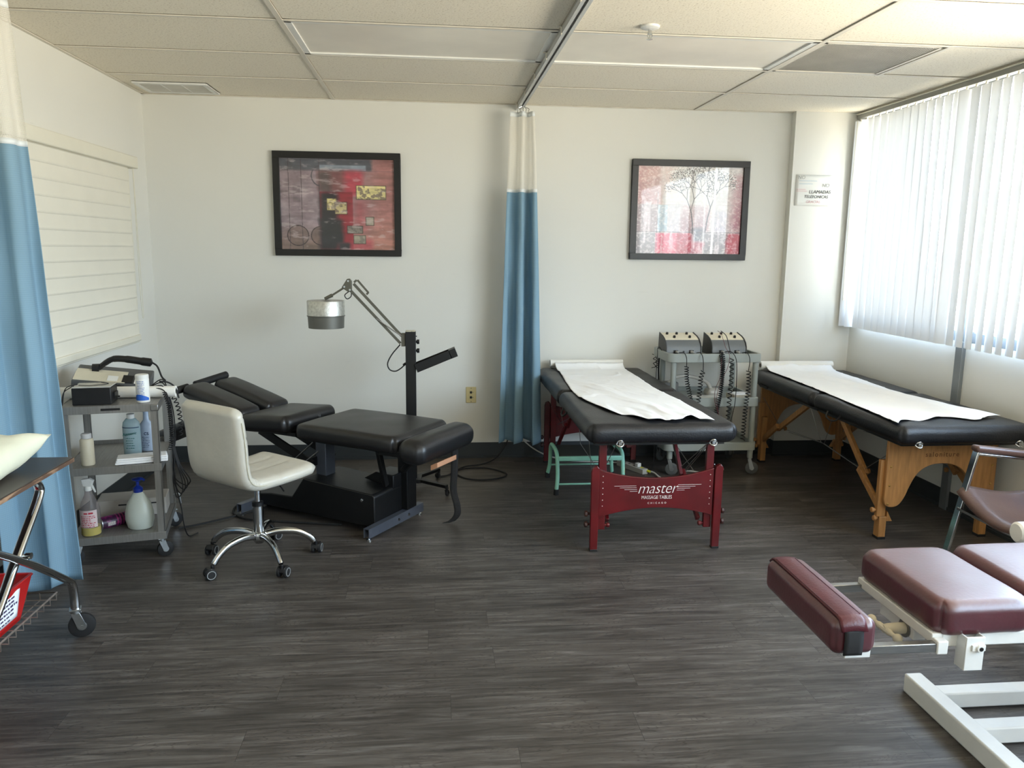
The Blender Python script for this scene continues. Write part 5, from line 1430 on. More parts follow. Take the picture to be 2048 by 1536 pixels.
for k in range(5):
    p = [Vector((rs.uniform(-0.12, 0.0), -0.10 - rs.uniform(0, .015), 0.04 + rs.uniform(0, .012))), Vector((0.03 + rs.uniform(-.02, .02), -0.11, 0.052 + rs.uniform(-.01, .01))), Vector((0.12, -0.115, 0.028 + rs.uniform(-.01, .01))), Vector((0.155, -0.10 + rs.uniform(-.01, .01), 0.02))]
    mb.helix(p, 0.005, 30, 0.0017)
mb.build('coiled_leads', M_black_rubber, t, kind='stuff')

v, a = on_cart(-0.27, 0.085, 0.756, R(-4))
t = thing('control_box', 'plain black box with thin black leads on top at the cart front', 'box', v, a)
MB().box(-0.082, 0.082, -0.06, 0.06, 0.0, 0.078).build('case', mat('matte_black_case', (18, 18, 20), 0.5, var=0.2), t, bevel=0.003)
MB().box(-0.080, 0.080, -0.058, 0.062, 0.079, 0.084).build('lid_papers', mat('grey_papers', (188, 186, 178), 0.6, var=0.08, vscale=30), t)
MB().tube([(-0.06, -0.02, 0.086), (0.0, -0.045, 0.088), (0.06, 0.0, 0.087), (0.02, 0.04, 0.088)], 0.0016, 6, k=6).tube([(-0.075, -0.04, 0.087), (-0.115, -0.05, 0.06), (-0.13, -0.05, 0.0)], 0.0022, 6, k=6).tube([(-0.07, 0.0, 0.088), (-0.11, -0.04, 0.075), (-0.125, -0.055, 0.0)], 0.0022, 6, k=6).build('lead', M_black_rubber, t)
MB().box(0.082, 0.092, -0.03, 0.03, 0.02, 0.05).cyl((0.09, -0.02, 0.03), (0.11, -0.02, 0.03), 0.004, n=8).build('connector', M_black_plastic, t)

v, a = on_cart(-0.20, 0.185, 0.784)
o = MB().lathe([(0.012, -0.275), (0.027, -0.275), (0.027, 0.275), (0.012, 0.275), (0.012, -0.275)], T((0, 0, 0)) @ RY(PI / 2), 30, cap=False).build('paper_roll', M_paper_roll)
o.location = v; o.rotation_euler = (0, 0, a - R(9)); tag(o, 'white paper roll lying across the steel cart, poking out past its right side', 'paper roll')

def bottle(name, label, cat, loc, rz, parts, mats_):
    t = thing(name, label, cat, loc, rz)
    return t
# wipes canister
v, a = on_cart(-0.063, 0.055, 0.756)
t = thing('wipes_canister', 'white wipes canister with blue label on the steel cart top', 'canister', v)
t.scale = (0.80, 0.80, 1.0)
MB().lathe([(0.001, 0), (0.035, 0), (0.037, 0.004), (0.037, 0.108), (0.035, 0.111), (0.001, 0.111)], None, 36).build('tub', M_white_plastic, t)
MB().lathe([(0.001, 0.111), (0.0365, 0.111), (0.0365, 0.126), (0.033, 0.130), (0.001, 0.130)], None, 36).build('lid', M_white_plastic, t)
MB().grid(lambda u, v_: (0.0374 * math.sin(-1.3 + 2.6 * u), -0.0374 * math.cos(-1.3 + 2.6 * u), 0.010 + (0.016 + 0.012 * math.sin(u * 3.4 + .2)) * v_), 20, 3).build('label_band', mat('royal_blue_label', (40, 96, 190), 0.4), t)
mb = MB()
fine_print(mb, 9, -0.022, 0.024, 0.098, 0.0076, 0.0035, bend=0.0376, seed=3)
mb.build('label_text', mat('blue_print', (60, 96, 170), 0.5), t, smooth=False)

# mid shelf: cream powder bottle, gel bottles, folded towels
v, a = on_cart(-0.315, 0.055, 0.469)
t = thing('squeeze_bottle', 'cream cylindrical bottle with clear cap on the middle cart shelf', 'bottle', v)
MB().lathe([(0.001, 0), (0.027, 0), (0.0295, 0.004), (0.0295, 0.118), (0.024, 0.126), (0.001, 0.127)], None, 32).build('body', M_cream_plastic, t)
MB().lathe([(0.001, 0.127), (0.0225, 0.127), (0.0225, 0.146), (0.019, 0.150), (0.001, 0.150)], None, 28).build('cap', mat('frosted_cap', (196, 196, 196), 0.3), t)

M_gel = bottle_material('blue_green_gel_bottle', (196, 216, 222), 0.5)
v, a = on_cart(-0.145, 0.20, 0.4695)
t = thing('gel_bottle', 'large pale blue gel bottle with script lettering on the middle cart shelf', 'bottle', v)
t.scale = (0.85, 0.85, 0.86)
MB().lathe([(0.001, 0), (0.044, 0), (0.048, 0.005), (0.048, 0.165), (0.044, 0.188), (0.028, 0.208), (0.022, 0.212), (0.001, 0.213)], None, 36, sy=0.75).build('body', M_gel, t)
MB().lathe([(0.001, 0.02), (0.0475, 0.02), (0.0475, 0.168), (0.001, 0.168)], None, 30, sy=0.74).build('gel', mat('gel_fill', (188, 214, 220), 0.3, var=0.04), t)
MB().lathe([(0.001, 0.210), (0.021, 0.210), (0.021, 0.236), (0.001, 0.238)], None, 24).build('cap', M_white_plastic, t, bevel=0.001)
MB().grid(lambda u, v_: (0.0486 * math.sin(-1.25 + 2.5 * u), -0.0365 * math.cos(-1.25 + 2.5 * u), 0.160 + 0.004 * v_), 20, 1).build('label_line', mat('navy_print', (28, 52, 92), 0.5), t, solid=0.0006)
mb = MB(); add_text(mb, 'Aquasonic', 0.0215, T((0, -0.0375, 0.128)) @ RY(R(-8)), shear=0.4, extrude=0.0001, off=0.0003, sx=0.85); mb.build('label_text', mat('teal_print', (20, 92, 90), 0.5), t, smooth=False)
mb = MB()
fine_print(mb, 5, -0.022, 0.024, 0.100, 0.014, 0.0042, M=T((0, -0.0375, 0)), seed=4)
mb.build('label_text', MATS['teal_print'], t, smooth=False)
v, a = on_cart(-0.088, 0.275, 0.4695)
t = thing('lotion_bottle', 'slim pale blue bottle with green neck behind the large gel bottle', 'bottle', v)
MB().lathe([(0.001, 0), (0.033, 0), (0.036, 0.005), (0.036, 0.115), (0.030, 0.135), (0.014, 0.155), (0.012, 0.20), (0.001, 0.2)], None, 30, sy=0.7).build('body', mat('pale_blue_bottle', (176, 192, 214), 0.35, var=0.03), t)
MB().lathe([(0.001, 0.20), (0.015, 0.20), (0.015, 0.225), (0.001, 0.225)], None, 20).build('neck_ring', mat('dark_green_cap', (20, 82, 84), 0.4), t)
MB().lathe([(0.001, 0.225), (0.011, 0.225), (0.010, 0.243), (0.001, 0.245)], None, 20).build('cap', M_white_plastic, t)
mb = MB(); add_text(mb, 'C5', 0.020, T((0.006, -0.0262, 0.088)), extrude=0.0001, off=0.0005)
fine_print(mb, 7, -0.016, 0.024, 0.070, 0.0085, 0.0034, M=T((0, -0.0262, 0)), seed=5)
mb.build('label_text', MATS['navy_print'], t, smooth=False)
v, a = on_cart(-0.112, 0.055, 0.4695, R(6))
t = thing('folded_paper_towels', 'stack of folded white paper towels hanging over the middle shelf edge', 'paper towels', v, a)
for k in range(3):
    z = 0.0 + k * 0.010
    MB().pad(-0.088 + k * 0.004, 0.138 - k * 0.002, -0.045, 0.055 - k * 0.004, z, z + 0.0095, r=0.0045, wob=0.0015, g=10).build('folded_layer', M_paper, t, ang=80)

# bottom shelf
v, a = on_cart(-0.324, 0.052, 0.133)
t = thing('spray_bottle', 'translucent spray bottle with yellow liquid on the bottom cart shelf', 'bottle', v)
MB().lathe([(0.001, 0), (0.039, 0), (0.043, 0.005), (0.043, 0.125), (0.036, 0.155), (0.018, 0.195), (0.015, 0.215), (0.001, 0.215)], None, 32).build('body', bottle_material('milky_bottle', (226, 220, 220), 0.84), t)
MB().lathe([(0.001, 0.003), (0.0405, 0.003), (0.0415, 0.006), (0.0415, 0.040), (0.001, 0.040)], None, 32).build('liquid', mat('yellow_cleaner', (222, 212, 20), 0.2), t)
MB().grid(lambda u, v_: (0.0436 * math.sin(-1.1 + 2.2 * u), -0.0436 * math.cos(-1.1 + 2.2 * u), 0.045 + 0.082 * v_), 20, 3).build('label', mat('pink_label', (216, 196, 196), 0.5, var=0.03), t)
mb = MB(); fine_print(mb, 1, -0.014, 0.030, 0.110, 0.02, 0.011, bend=0.0438, seed=6)
fine_print(mb, 7, -0.030, 0.036, 0.098, 0.0085, 0.0048, bend=0.0438, seed=7)
mb.build('label_text', mat('crimson_print', (178, 40, 60), 0.5), t, smooth=False)
MB().lathe([(0.001, 0.213), (0.017, 0.213), (0.017, 0.235), (0.001, 0.237)], None, 20).prism([(-0.02, 0.235), (0.018, 0.235), (0.028, 0.262), (0.01, 0.272), (-0.026, 0.268)], -0.010, 0.010, axis='y').prism([(0.014, 0.235), (0.022, 0.24), (0.034, 0.205), (0.029, 0.203)], -0.005, 0.005, axis='y').build('trigger_head', M_white_plastic, t, bevel=0.002)
v, a = on_cart(-0.212, 0.150, 0.133 + 0.0325, R(34))
t = thing('snack_can', 'dark purple can lying on its side on the bottom cart shelf', 'can', v, a)
MB().lathe([(0.029, -0.10), (0.0305, -0.10), (0.0305, 0.10), (0.001, 0.10), (0.001, 0.098), (0.029, 0.098), (0.029, -0.10)], RY(PI / 2), 36, cap=False).build('tube', mat('dark_purple_print', (52, 22, 52), 0.35, col2=(120, 34, 92), vscale=30, thr=(0.5, 0.6)), t)
MB().lathe([(0.001, -0.095), (0.029, -0.095), (0.029, -0.093), (0.001, -0.093)], RY(PI / 2), 36).build('membrane', mat('olive_yellow_lid', (172, 160, 58), 0.35), t)
MB().lathe([(0.0285, -0.102), (0.0315, -0.102), (0.0315, -0.098), (0.0285, -0.098), (0.0285, -0.102)], RY(PI / 2), 36, cap=False).build('metal_rim', M_zinc, t)
mb = MB()
for k in range(12): mb.box(-0.075 + k * 0.003, -0.0735 + k * 0.003, -0.0312, -0.0305, -0.012, 0.006)
mb.build('barcode', M_white_ink, t, smooth=False, kind='stuff')
mb = MB()
for k in range(5): mb.lathe([(0.0307, -0.03 + k * 0.014), (0.0309, -0.03 + k * 0.014), (0.0309, -0.026 + k * 0.014), (0.0307, -0.026 + k * 0.014)], RY(PI / 2), 36)
mb.build('pink_stripes', mat('magenta_print', (150, 40, 104), 0.4), t, smooth=False)
v, a = on_cart(-0.118, 0.085, 0.133)
t = thing('pump_jug', 'milky white jug with blue pump top on the bottom cart shelf', 'bottle', v)
MB().lathe([(0.001, 0), (0.048, 0), (0.056, 0.006), (0.066, 0.045), (0.066, 0.075), (0.054, 0.125), (0.030, 0.168), (0.020, 0.182), (0.001, 0.182)], None, 36, sy=0.72).build('body', mat('milky_hdpe', (196, 204, 196), 0.35, var=0.04), t)
MB().lathe([(0.001, 0.180), (0.021, 0.180), (0.022, 0.198), (0.012, 0.208), (0.007, 0.212), (0.008, 0.232), (0.024, 0.240), (0.026, 0.246), (0.001, 0.250)], None, 24).tube([(0, 0, 0.245), (0.02, -0.005, 0.246), (0.036, -0.008, 0.238)], 0.006, 10, k=4).build('pump', mat('navy_pump', (22, 48, 140), 0.35), t)
v, a = on_cart(-0.14, 0.33, 0.133)
t = thing('storage_box', 'pale grey box with a dark slot at the back of the bottom cart shelf', 'box', v, a)
MB().box(-0.20, 0.12, -0.06, 0.09, 0, 0.088).build('case', mat('pale_grey_box', (176, 172, 166), 0.55, var=0.06), t, bevel=0.004)
MB().box(-0.10, 0.10, -0.0615, -0.058, 0.060, 0.066).build('slot', M_black_plastic, t)

# bundle of hanging leads on the right side of the cart
v, a = on_cart(0.0, 0.0, 0.0)
t = thing('cable_bundle', 'tangle of black leads and coiled cord hanging off the right side of the steel cart', 'cables', (v.x + 0.02, v.y, 0.0), CY)
rs = random.Random(9)
def W(x, y, z): return Vector((x, y, z))
for k in range(4):
    y = 0.10 + k * 0.022
    MB().tube([W(-0.07, y + 0.06, 0.80), W(-0.01, y + 0.03, 0.80 + 0.012 * k), W(0.016, y, 0.765), W(0.02 + 0.004 * k, y, 0.68), W(0.022 + 0.004 * k, y, 0.55), W(0.03 - 0.004 * k, y, 0.45), W(0.02, y, 0.35), W(0.03 + 0.012 * k, y, 0.27 + .012 * k), W(0.055 + 0.010 * k, y, 0.285 + .01 * k), W(0.060 + 0.009 * k, y, 0.34), W(0.045, y, 0.42), W(0.025, y, 0.52)], 0.0028, 7, k=7).build('lead', M_black_rubber, t)
MB().helix([W(0.005, 0.10, 0.79), W(0.022, 0.09, 0.72), W(0.026, 0.09, 0.60), W(0.018, 0.09, 0.51)], 0.008, 26, 0.0026).build('coiled_cord', M_black_rubber, t)
MB().helix([W(0.0, 0.16, 0.80), W(0.045, 0.15, 0.74), W(0.062, 0.15, 0.66), W(0.060, 0.15, 0.56)], 0.009, 12, 0.0028).build('coiled_cord', M_black_rubber, t)
MB().tube([W(-0.02, 0.15, 0.835), W(0.02, 0.15, 0.828), W(0.05, 0.15, 0.80), W(0.062, 0.15, 0.75)], 0.004, 8, k=5).tube([W(0.024, 0.12, 0.42), W(0.03, 0.12, 0.3), W(0.045, 0.13, 0.2), W(0.05, 0.16, 0.1), W(0.06, 0.25, 0.012), W(0.1, 0.3, 0.006)], 0.003, 7, k=6).build('lead', M_black_rubber, t)
o = MB().tube([(-1.35, 4.10, 0.008), (-1.25, 4.16, 0.008), (-1.08, 4.30, 0.008), (-0.98, 4.40, 0.008), (-0.94, 4.47, 0.008), (-1.02, 4.52, 0.008), (-1.13, 4.46, 0.008), (-1.12, 4.32, 0.008), (-1.02, 4.22, 0.008), (-0.88, 4.18, 0.008), (-0.70, 4.14, 0.008), (-0.5, 4.1, 0.008)], 0.0055, 8, k=8).build('floor_cable', M_black_rubber)
tag(o, 'black power cord looping on the floor between steel cart and black table', 'cord')

# ------------------------------------------------------------------ foreground trolley, far left
t = thing('folding_trolley', 'chrome-legged trolley with worn dark board top in the left foreground', 'trolley', (-1.60, 2.48, 0))
def fg(x, y, z): return Vector((x + 1.60, y - 2.48, z))
bt = MB().box(-0.24, 0.262, -0.50, 0.49, 0.682, 0.70).build('board_top', M_board_top, t, bevel=0.002)
MB().box(0.2615, 0.2645, -0.50, 0.49, 0.6825, 0.6965).box(-0.24, 0.262, 0.4895, 0.492, 0.6825, 0.6965).build('worn_edge', M_board_edge, bt)
def flat_leg(pts, name='leg'):
    return MB().tube([fg(*p) for p in pts], 0.0165, 16, k=7, flat=0.75).build(name, M_chrome, t)
for x in (-1.385, -1.78):
    flat_leg([(x, 2.70, 0.672), (x, 2.765, 0.668), (x, 2.798, 0.64), (x, 2.785, 0.60), (x, 2.63, 0.465), (x, 2.48, 0.33), (x, 2.30, 0.20), (x, 2.16, 0.19), (x, 2.10, 0.17), (x, 2.085, 0.125)])
    flat_leg([(x + 0.026, 2.20, 0.672), (x + 0.026, 2.175, 0.66), (x + 0.026, 2.20, 0.62), (x + 0.026, 2.36, 0.575), (x + 0.026, 2.62, 0.43), (x + 0.026, 2.87, 0.262), (x + 0.026, 2.915, 0.225), (x + 0.024, 2.932, 0.17), (x + 0.024, 2.932, 0.118)])
MB().tube([fg(-1.78, 2.63, 0.45), fg(-1.36, 2.63, 0.45)], 0.008, 10).cyl(fg(-1.362, 2.63, 0.45), fg(-1.345, 2.63, 0.45), 0.011, n=14).build('cross_bar', M_chrome, t)
for x, y, yw_ in ((-1.361, 2.932, 20), (-1.756, 2.932, 60), (-1.385, 2.085, 200), (-1.78, 2.085, 150)):
    p = fg(x, y, 0)
    caster(t, p.x, p.y, 0.118, 0.048, 0.024, R(yw_), 0.020)
wb = MB()
for z, r_ in ((0.205, 0.0035),):
    wb.tube([fg(-1.40, 2.10, z), fg(-1.40, 2.885, z), fg(-1.76, 2.885, z), fg(-1.76, 2.10, z)], r_, 6, closed=True)
for k in range(17):
    y = 2.12 + k * 0.0475
    wb.tube([fg(-1.40, y, 0.207), fg(-1.40, y, 0.178), fg(-1.76, y, 0.178), fg(-1.76, y, 0.207)], 0.0022, 5)
for k in range(6):
    x = -1.46 - k * 0.05
    wb.tube([fg(x, 2.10, 0.205), fg(x, 2.10, 0.176), fg(x, 2.885, 0.176), fg(x, 2.885, 0.205)], 0.0022, 5)
wb.build('wire_basket', M_wire, t)
t = thing('storage_bin', 'red plastic bin with a handwritten label in the trolley basket', 'bin', (-1.575, 2.56, 0.181))
def tub(u, v, ins=0):
    return None
mb = MB()
H0, H1 = 0.0, 0.150
a0 = [(-0.12, -0.19), (0.125, -0.19), (0.125, 0.16), (-0.12, 0.16)]; a1 = [(-0.15, -0.22), (0.155, -0.22), (0.155, 0.205), (-0.15, 0.205)]
V0 = [mb.bm.verts.new((x, y, H0)) for x, y in a0]; V1 = [mb.bm.verts.new((x, y, H1)) for x, y in a1]
mb._f(V0[::-1])
for i in range(4): mb._f([V0[i], V0[(i + 1) % 4], V1[(i + 1) % 4], V1[i]])
o = mb.build('tub', M_red_plastic, t, solid=0.004, bevel=0.004)
rm = MB()
for i in range(4):
    p, q_ = Vector((*a1[i], H1)), Vector((*a1[(i + 1) % 4], H1)); rm.bar(p, q_, 0.012, 0.006)
rm.build('rim', M_red_plastic, t, bevel=0.002)
def lab(u, v_):
    z = 0.030 + 0.100 * v_; x = 0.1275 + 0.030 * z / 0.165 + 0.003
    return (x, -0.02 + 0.145 * u, z + 0.004 * math.sin(u * 9) * v_)
MB().grid(lab, 10, 6).build('paper_label', M_paper, t, solid=0.0006, ang=80)
mb = MB()
for k in range(6):
    M = T((0.1355 + 0.018 * (1 - k / 6), 0.052, 0.116 - k * 0.0155)) @ RZ(PI / 2)
    fine_print(mb, 1, -0.058, 0.056, 0.0, 0.01, 0.009, M=M, seed=20 + k)
mb.build('handwriting', mat('violet_marker', (52, 36, 80), 0.7), t, smooth=False)

# pillow
t = thing('pillow', 'cream vinyl pillow lying on the dark trolley board', 'pillow', (-1.590, 2.625, 0.70))
mb = MB()
def pil(sg_):
    def f(u, v_):
        a, b_ = 2 * u - 1, 2 * v_ - 1
        px_ = a * 0.222 * (1 - 0.10 * (1 - b_ * b_) ** 1 * abs(a) ** 3); py = b_ * 0.26 * (1 - 0.08 * (1 - a * a) * abs(b_) ** 3)
        hh_ = 0.068 * ((1 - a ** 4) * (1 - b_ ** 4)) ** 0.55
        cr = 0.011 * noise.noise(Vector((a * 3, b_ * 3, 5))) * (1 - abs(a) ** 6)
        base_ = 0.066 + 0.042 * (max(0, a) * max(0, b_)) ** 2 + 0.004 * math.sin(b_ * 6) * abs(a) ** 6 - 0.030 * max(0, -b_) ** 3 * max(0, a) ** 2 
        zz = base_ + sg_ * hh_ + cr
        return (px_, py, max(0.002, zz))
    return f
mb.grid(pil(1), 36, 40); mb.grid(pil(-1), 36, 40)
mb.build('cover', M_pillow, t, ang=80)

# ------------------------------------------------------------------ grey plastic cart with stimulators
t = thing('utility_cart', 'grey plastic three-shelf cart standing between the two massage tables', 'cart', (1.83, 5.14, 0))
def shelf_poly(hx, hy, rc, big):
    pts = []
    for cx_, cy_, r_, a0_ in ((hx - rc, hy - rc, rc, 0), (-hx + big, hy - big, big, 90), (-hx + rc * 1.6, -hy + rc * 1.6, rc * 1.6, 180), (hx - rc, -hy + rc, rc, 270)):
        for k in range(7):
            a = R(a0_ + 90 * k / 6); pts.append((cx_ + r_ * math.cos(a), cy_ + r_ * math.sin(a)))
    return pts
for z0, z1 in ((0.765, 0.822), (0.470, 0.530), (0.170, 0.225)):
    P0 = shelf_poly(0.315, 0.225, 0.03, 0.12); P1 = shelf_poly(0.297, 0.207, 0.022, 0.105)
    mb = MB(); n_ = len(P0)
    A0 = [mb.bm.verts.new((x, y, z0)) for x, y in P0]; A1 = [mb.bm.verts.new((x, y, z1)) for x, y in P0]
    B1 = [mb.bm.verts.new((x, y, z1)) for x, y in P1]; B0 = [mb.bm.verts.new((x, y, z1 - 0.03)) for x, y in P1]
    for i in range(n_):
        j = (i + 1) % n_
        mb._f([A0[i], A0[j], A1[j], A1[i]]); mb._f([A1[i], A1[j], B1[j], B1[i]]); mb._f([B1[i], B1[j], B0[j], B0[i]])
    mb._f(B0); mb._f(A0[::-1])
    mb.build('shelf', M_grey_plastic, t, bevel=0.003)
for x, y in ((0.285, -0.195), (-0.268, -0.188), (0.285, 0.195), (-0.235, 0.17)):
    MB().cyl((x, y, 0.115), (x, y, 0.765), 0.0185, n=20).build('leg', M_grey_plastic, t)
    caster(t, x, y, 0.118, 0.043, 0.02, R(-15 if y < 0 else 30), 0.015, mat('grey_tyre', (84, 86, 86), 0.5), M_zinc)
def stim(x, y, label, extra):
    t = thing('muscle_stimulator', label, 'therapy machine', (x, y, 0.7935))
    t.scale = (0.87, 0.92, 0.92)
    pr = [(-0.10, 0.005), (-0.10, 0.058), (-0.082, 0.088), (-0.045, 0.114), (0.0, 0.130), (0.095, 0.148), (0.10, 0.005)]
    MB().prism(pr, -0.132, 0.132, axis='x').build('housing', mat('slate_housing', (104, 108, 110), 0.45, var=0.04), t, bevel=0.002)
    for s_ in (-1, 1):
        MB().prism([(-0.108, 0.0)] + [(a - 0.004, b_ + 0.006) for a, b_ in pr[1:6]] + [(0.106, 0.0)], s_ * 0.132, s_ * 0.139, axis='x').build('side_cheek', mat('dark_cheek', (58, 60, 60), 0.5, var=0.08), t, bevel=0.0015)
    MB().prism([(-0.050, 0.1125), (-0.045, 0.1155), (0.0, 0.1318), (0.09, 0.1488), (0.09, 0.145), (0.0, 0.128), (-0.045, 0.112), (-0.050, 0.109)], -0.130, 0.130, axis='x').build('panel', mat('ivory_panel', (222, 214, 192), 0.45, var=0.03), t)
    for kx, ky in ((-0.088, 0.052), (-0.012, 0.052), (0.068, 0.052), (-0.052, -0.018), (0.07, -0.018)):
        z = 0.130 + ky * 0.19 if ky > 0 else 0.130 + ky * 0.36
        MB().lathe([(0.001, 0), (0.011, 0), (0.009, 0.016), (0.001, 0.018)], T((kx, ky, z)) @ RX(R(20)), 16).build('dial', M_black_plastic, t)
    for px_ in (-0.058, 0.060):
        MB().tube([(px_, -0.10, 0.03), (px_ - 0.006 * 0, -0.128, 0.03), (px_ + 0.012, -0.136, 0.027)], [0.010, 0.009, 0.006], 12, k=4).build('plug', mat('grey_plug', (158, 158, 156), 0.45), t)
    MB().box(-0.08, -0.045, -0.103, -0.1, 0.018, 0.042).box(0.042, 0.078, -0.103, -0.1, 0.018, 0.042).cyl((0.0, -0.104, 0.03), (0, -0.1, 0.03), 0.007, n=14).build('socket', M_black_plastic, t)
    return t
s1_ = stim(1.652, 5.13, 'beige-topped stimulator with five dials, left on the grey cart', 0)
s2_ = stim(1.965, 5.13, 'beige-topped stimulator with leads piled on it, right on the grey cart', 0)
def coil(name, label, straight, pts, turns, r0=0.0095, r=0.0026, extra=None):
    r0 *= 1.3; r *= 1.2; turns *= 0.72
    mb = MB().tube([Vector(p) for p in straight], 0.0026, 7, k=6)
    mb.helix([Vector(p) for p in pts], r0, turns, r)
    o = mb.build(name, M_black_rubber); tag(o, label, 'cable', 'coiled leads hanging from the grey cart')
    return o
yf = 4.880
coil('coiled_lead', 'black coiled lead from the left plug of the left stimulator', [(1.606, 4.992, 0.82), (1.616, 4.92, 0.829), (1.622, yf, 0.80), (1.625, yf, 0.745)], [(1.625, yf, 0.745), (1.632, yf, 0.65), (1.655, yf, 0.56), (1.675, yf, 0.47)], 24)
coil('coiled_lead', 'black coiled lead from the right plug of the left stimulator', [(1.725, 4.992, 0.82), (1.728, 4.92, 0.829), (1.733, yf, 0.79), (1.737, yf, 0.715)], [(1.737, yf, 0.715), (1.722, yf, 0.66), (1.722, yf, 0.60), (1.708, yf, 0.46)], 17, 0.0105)
coil('coiled_lead', 'black coiled lead from the right plug of the right stimulator', [(2.038, 4.992, 0.82), (2.042, 4.92, 0.829), (2.046, yf, 0.79), (2.042, yf, 0.715)], [(2.042, yf, 0.715), (2.048, yf, 0.62), (2.035, yf, 0.42), (2.03, yf, 0.25)], 30, 0.010)
coil('coiled_lead', 'loosely waved black lead down the middle of the right stimulator', [(1.92, 5.09, 0.955), (1.925, 5.0, 0.93), (1.93, 4.95, 0.86), (1.925, 4.905, 0.825)], [(1.925, 4.885, 0.80), (1.925, yf - .01, 0.68), (1.92, yf - .01, 0.53), (1.915, yf - .01, 0.34)], 22, 0.010)
mb = MB()
rs = random.Random(12)
for k in range(4):
    dx = rs.uniform(-0.012, 0.012)
    mb.helix([Vector((1.87 + dx, 4.90 + 0.006 * k, 0.825)), Vector((1.868 + dx, yf, 0.76)), Vector((1.862 + dx * .5, yf - .004 * k, 0.60)), Vector((1.845 + dx, yf, 0.46)), Vector((1.825 + dx * 2, yf, 0.36))], 0.009, 34, 0.0026)
for k in range(3):
    mb.helix([Vector((1.79 + .02 * k, 4.97 + .012 * k, 0.807)), Vector((1.84, 4.95 + .012 * k, 0.812)), Vector((1.88, 4.92, 0.826))], 0.008, 14, 0.0026)
tag(mb.build('lead_bundle', M_black_rubber), 'thick bundle of black coiled leads over the middle of the grey cart front', 'cables')
mb = MB().tube([(1.852, yf - .01, 0.80), (1.850, yf - .01, 0.68), (1.822, yf - .01, 0.60), (1.822, yf - .01, 0.52), (1.850, yf - .01, 0.43), (1.842, yf - .01, 0.38)], 0.0016, 6, k=7)
mb.tube([(1.90, 5.10, 0.955), (1.897, 5.03, 0.945), (1.900, 4.99, 0.91), (1.906, 4.95, 0.86), (1.908, yf, 0.815), (1.895, yf - .012, 0.74), (1.86, yf - .014, 0.66), (1.835, yf - .012, 0.56), (1.845, yf - .012, 0.46), (1.865, yf - .012, 0.40)], 0.0016, 6, k=7)
tag(mb.build('thin_lead', mat('dark_red_lead', (92, 40, 44), 0.5)), 'thin dark red lead looping over the grey cart front', 'cable')
mb = MB().tube([(1.915, 4.99, 0.825), (1.935, 4.93, 0.835), (1.952, yf - .006, 0.79), (1.962, yf - .006, 0.66), (1.962, yf - .006, 0.52), (1.948, yf - .006, 0.42), (1.93, yf - .006, 0.35)], 0.0025, 7, k=7)
tag(mb.build('straight_lead', M_black_rubber), 'smooth black lead bowing down beside the waved lead', 'cable')
mb = MB().tube([(1.52, 5.10, 0.822), (1.50, 5.09, 0.846), (1.485, 5.08, 0.832), (1.478, 5.05, 0.80), (1.472, 5.04, 0.6), (1.476, 5.04, 0.3), (1.48, 5.06, 0.01), (1.44, 5.2, 0.006)], 0.0024, 7, k=7)
tag(mb.build('power_lead', M_black_rubber), 'thin black power lead down the left side of the grey cart', 'cable')
mb = MB().tube([(1.600, 5.42, 0.74), (1.600, 5.425, 0.65), (1.605, 5.42, 0.535)], 0.006, 8, k=6).helix([Vector((1.555, 5.40, 0.76)), Vector((1.565, 5.40, 0.70)), Vector((1.555, 5.40, 0.655))], 0.012, 3, 0.0024).helix([Vector((1.585, 5.40, 0.76)), Vector((1.578, 5.40, 0.70)), Vector((1.580, 5.40, 0.655))], 0.011, 3.5, 0.0024)
tag(mb.build('rear_leads', M_black_rubber), 'wavy black leads behind the top shelf of the grey cart', 'cable')

# middle-shelf things
t = thing('desk_massager', 'curved pale grey handheld massager resting on the middle shelf of the grey cart', 'massager', (1.75, 5.15, 0.501))
MB().tube([(-0.16, 0, 0.09), (-0.13, -0.02, 0.125), (-0.06, -0.03, 0.145), (0.03, -0.03, 0.130), (0.10, -0.03, 0.10), (0.13, -0.03, 0.055), (0.15, -0.03, 0.03)], [0.010, 0.012, 0.013, 0.013, 0.014, 0.016], 12, k=7).build('handle', mat('warm_grey_plastic', (188, 186, 180), 0.4, var=0.04), t)
MB().pad(0.10, 0.20, -0.075, 0.035, 0.0, 0.055, r=0.025, crown=0.006, g=8).build('motor_head', MATS['warm_grey_plastic'], t, ang=80)
MB().box(-0.19, -0.09, -0.02, 0.06, 0.0, 0.098).build('battery_case', mat('smoke_grey', (110, 112, 112), 0.4, var=0.1), t, bevel=0.01)
t = thing('instrument_tray', 'shallow white tray at the front of the grey cart middle shelf', 'tray', (1.80, 5.02, 0.501))
MB().box(-0.10, 0.10, -0.05, 0.03, 0, 0.02).box(-0.105, 0.105, -0.055, 0.035, 0.018, 0.024).build('tray_body', M_white_plastic, t, bevel=0.003)
t = thing('supply_box', 'small open box holding white cards on the grey cart middle shelf', 'box', (2.045, 5.03, 0.501), R(12))
MB().box(-0.065, 0.065, -0.05, 0.05, 0, 0.003).box(-0.065, 0.065, -0.05, -0.047, 0, 0.036).box(-0.065, 0.065, 0.047, 0.05, 0, 0.036).box(-0.065, -0.062, -0.05, 0.05, 0, 0.036).box(0.062, 0.065, -0.05, 0.05, 0, 0.036).build('box_sides', mat('speckled_carton', (188, 182, 166), 0.7, var=0.12, vscale=60), t)
MB().box(-0.058, 0.058, -0.044, 0.044, 0.003, 0.041).build('white_cards', M_paper, t)

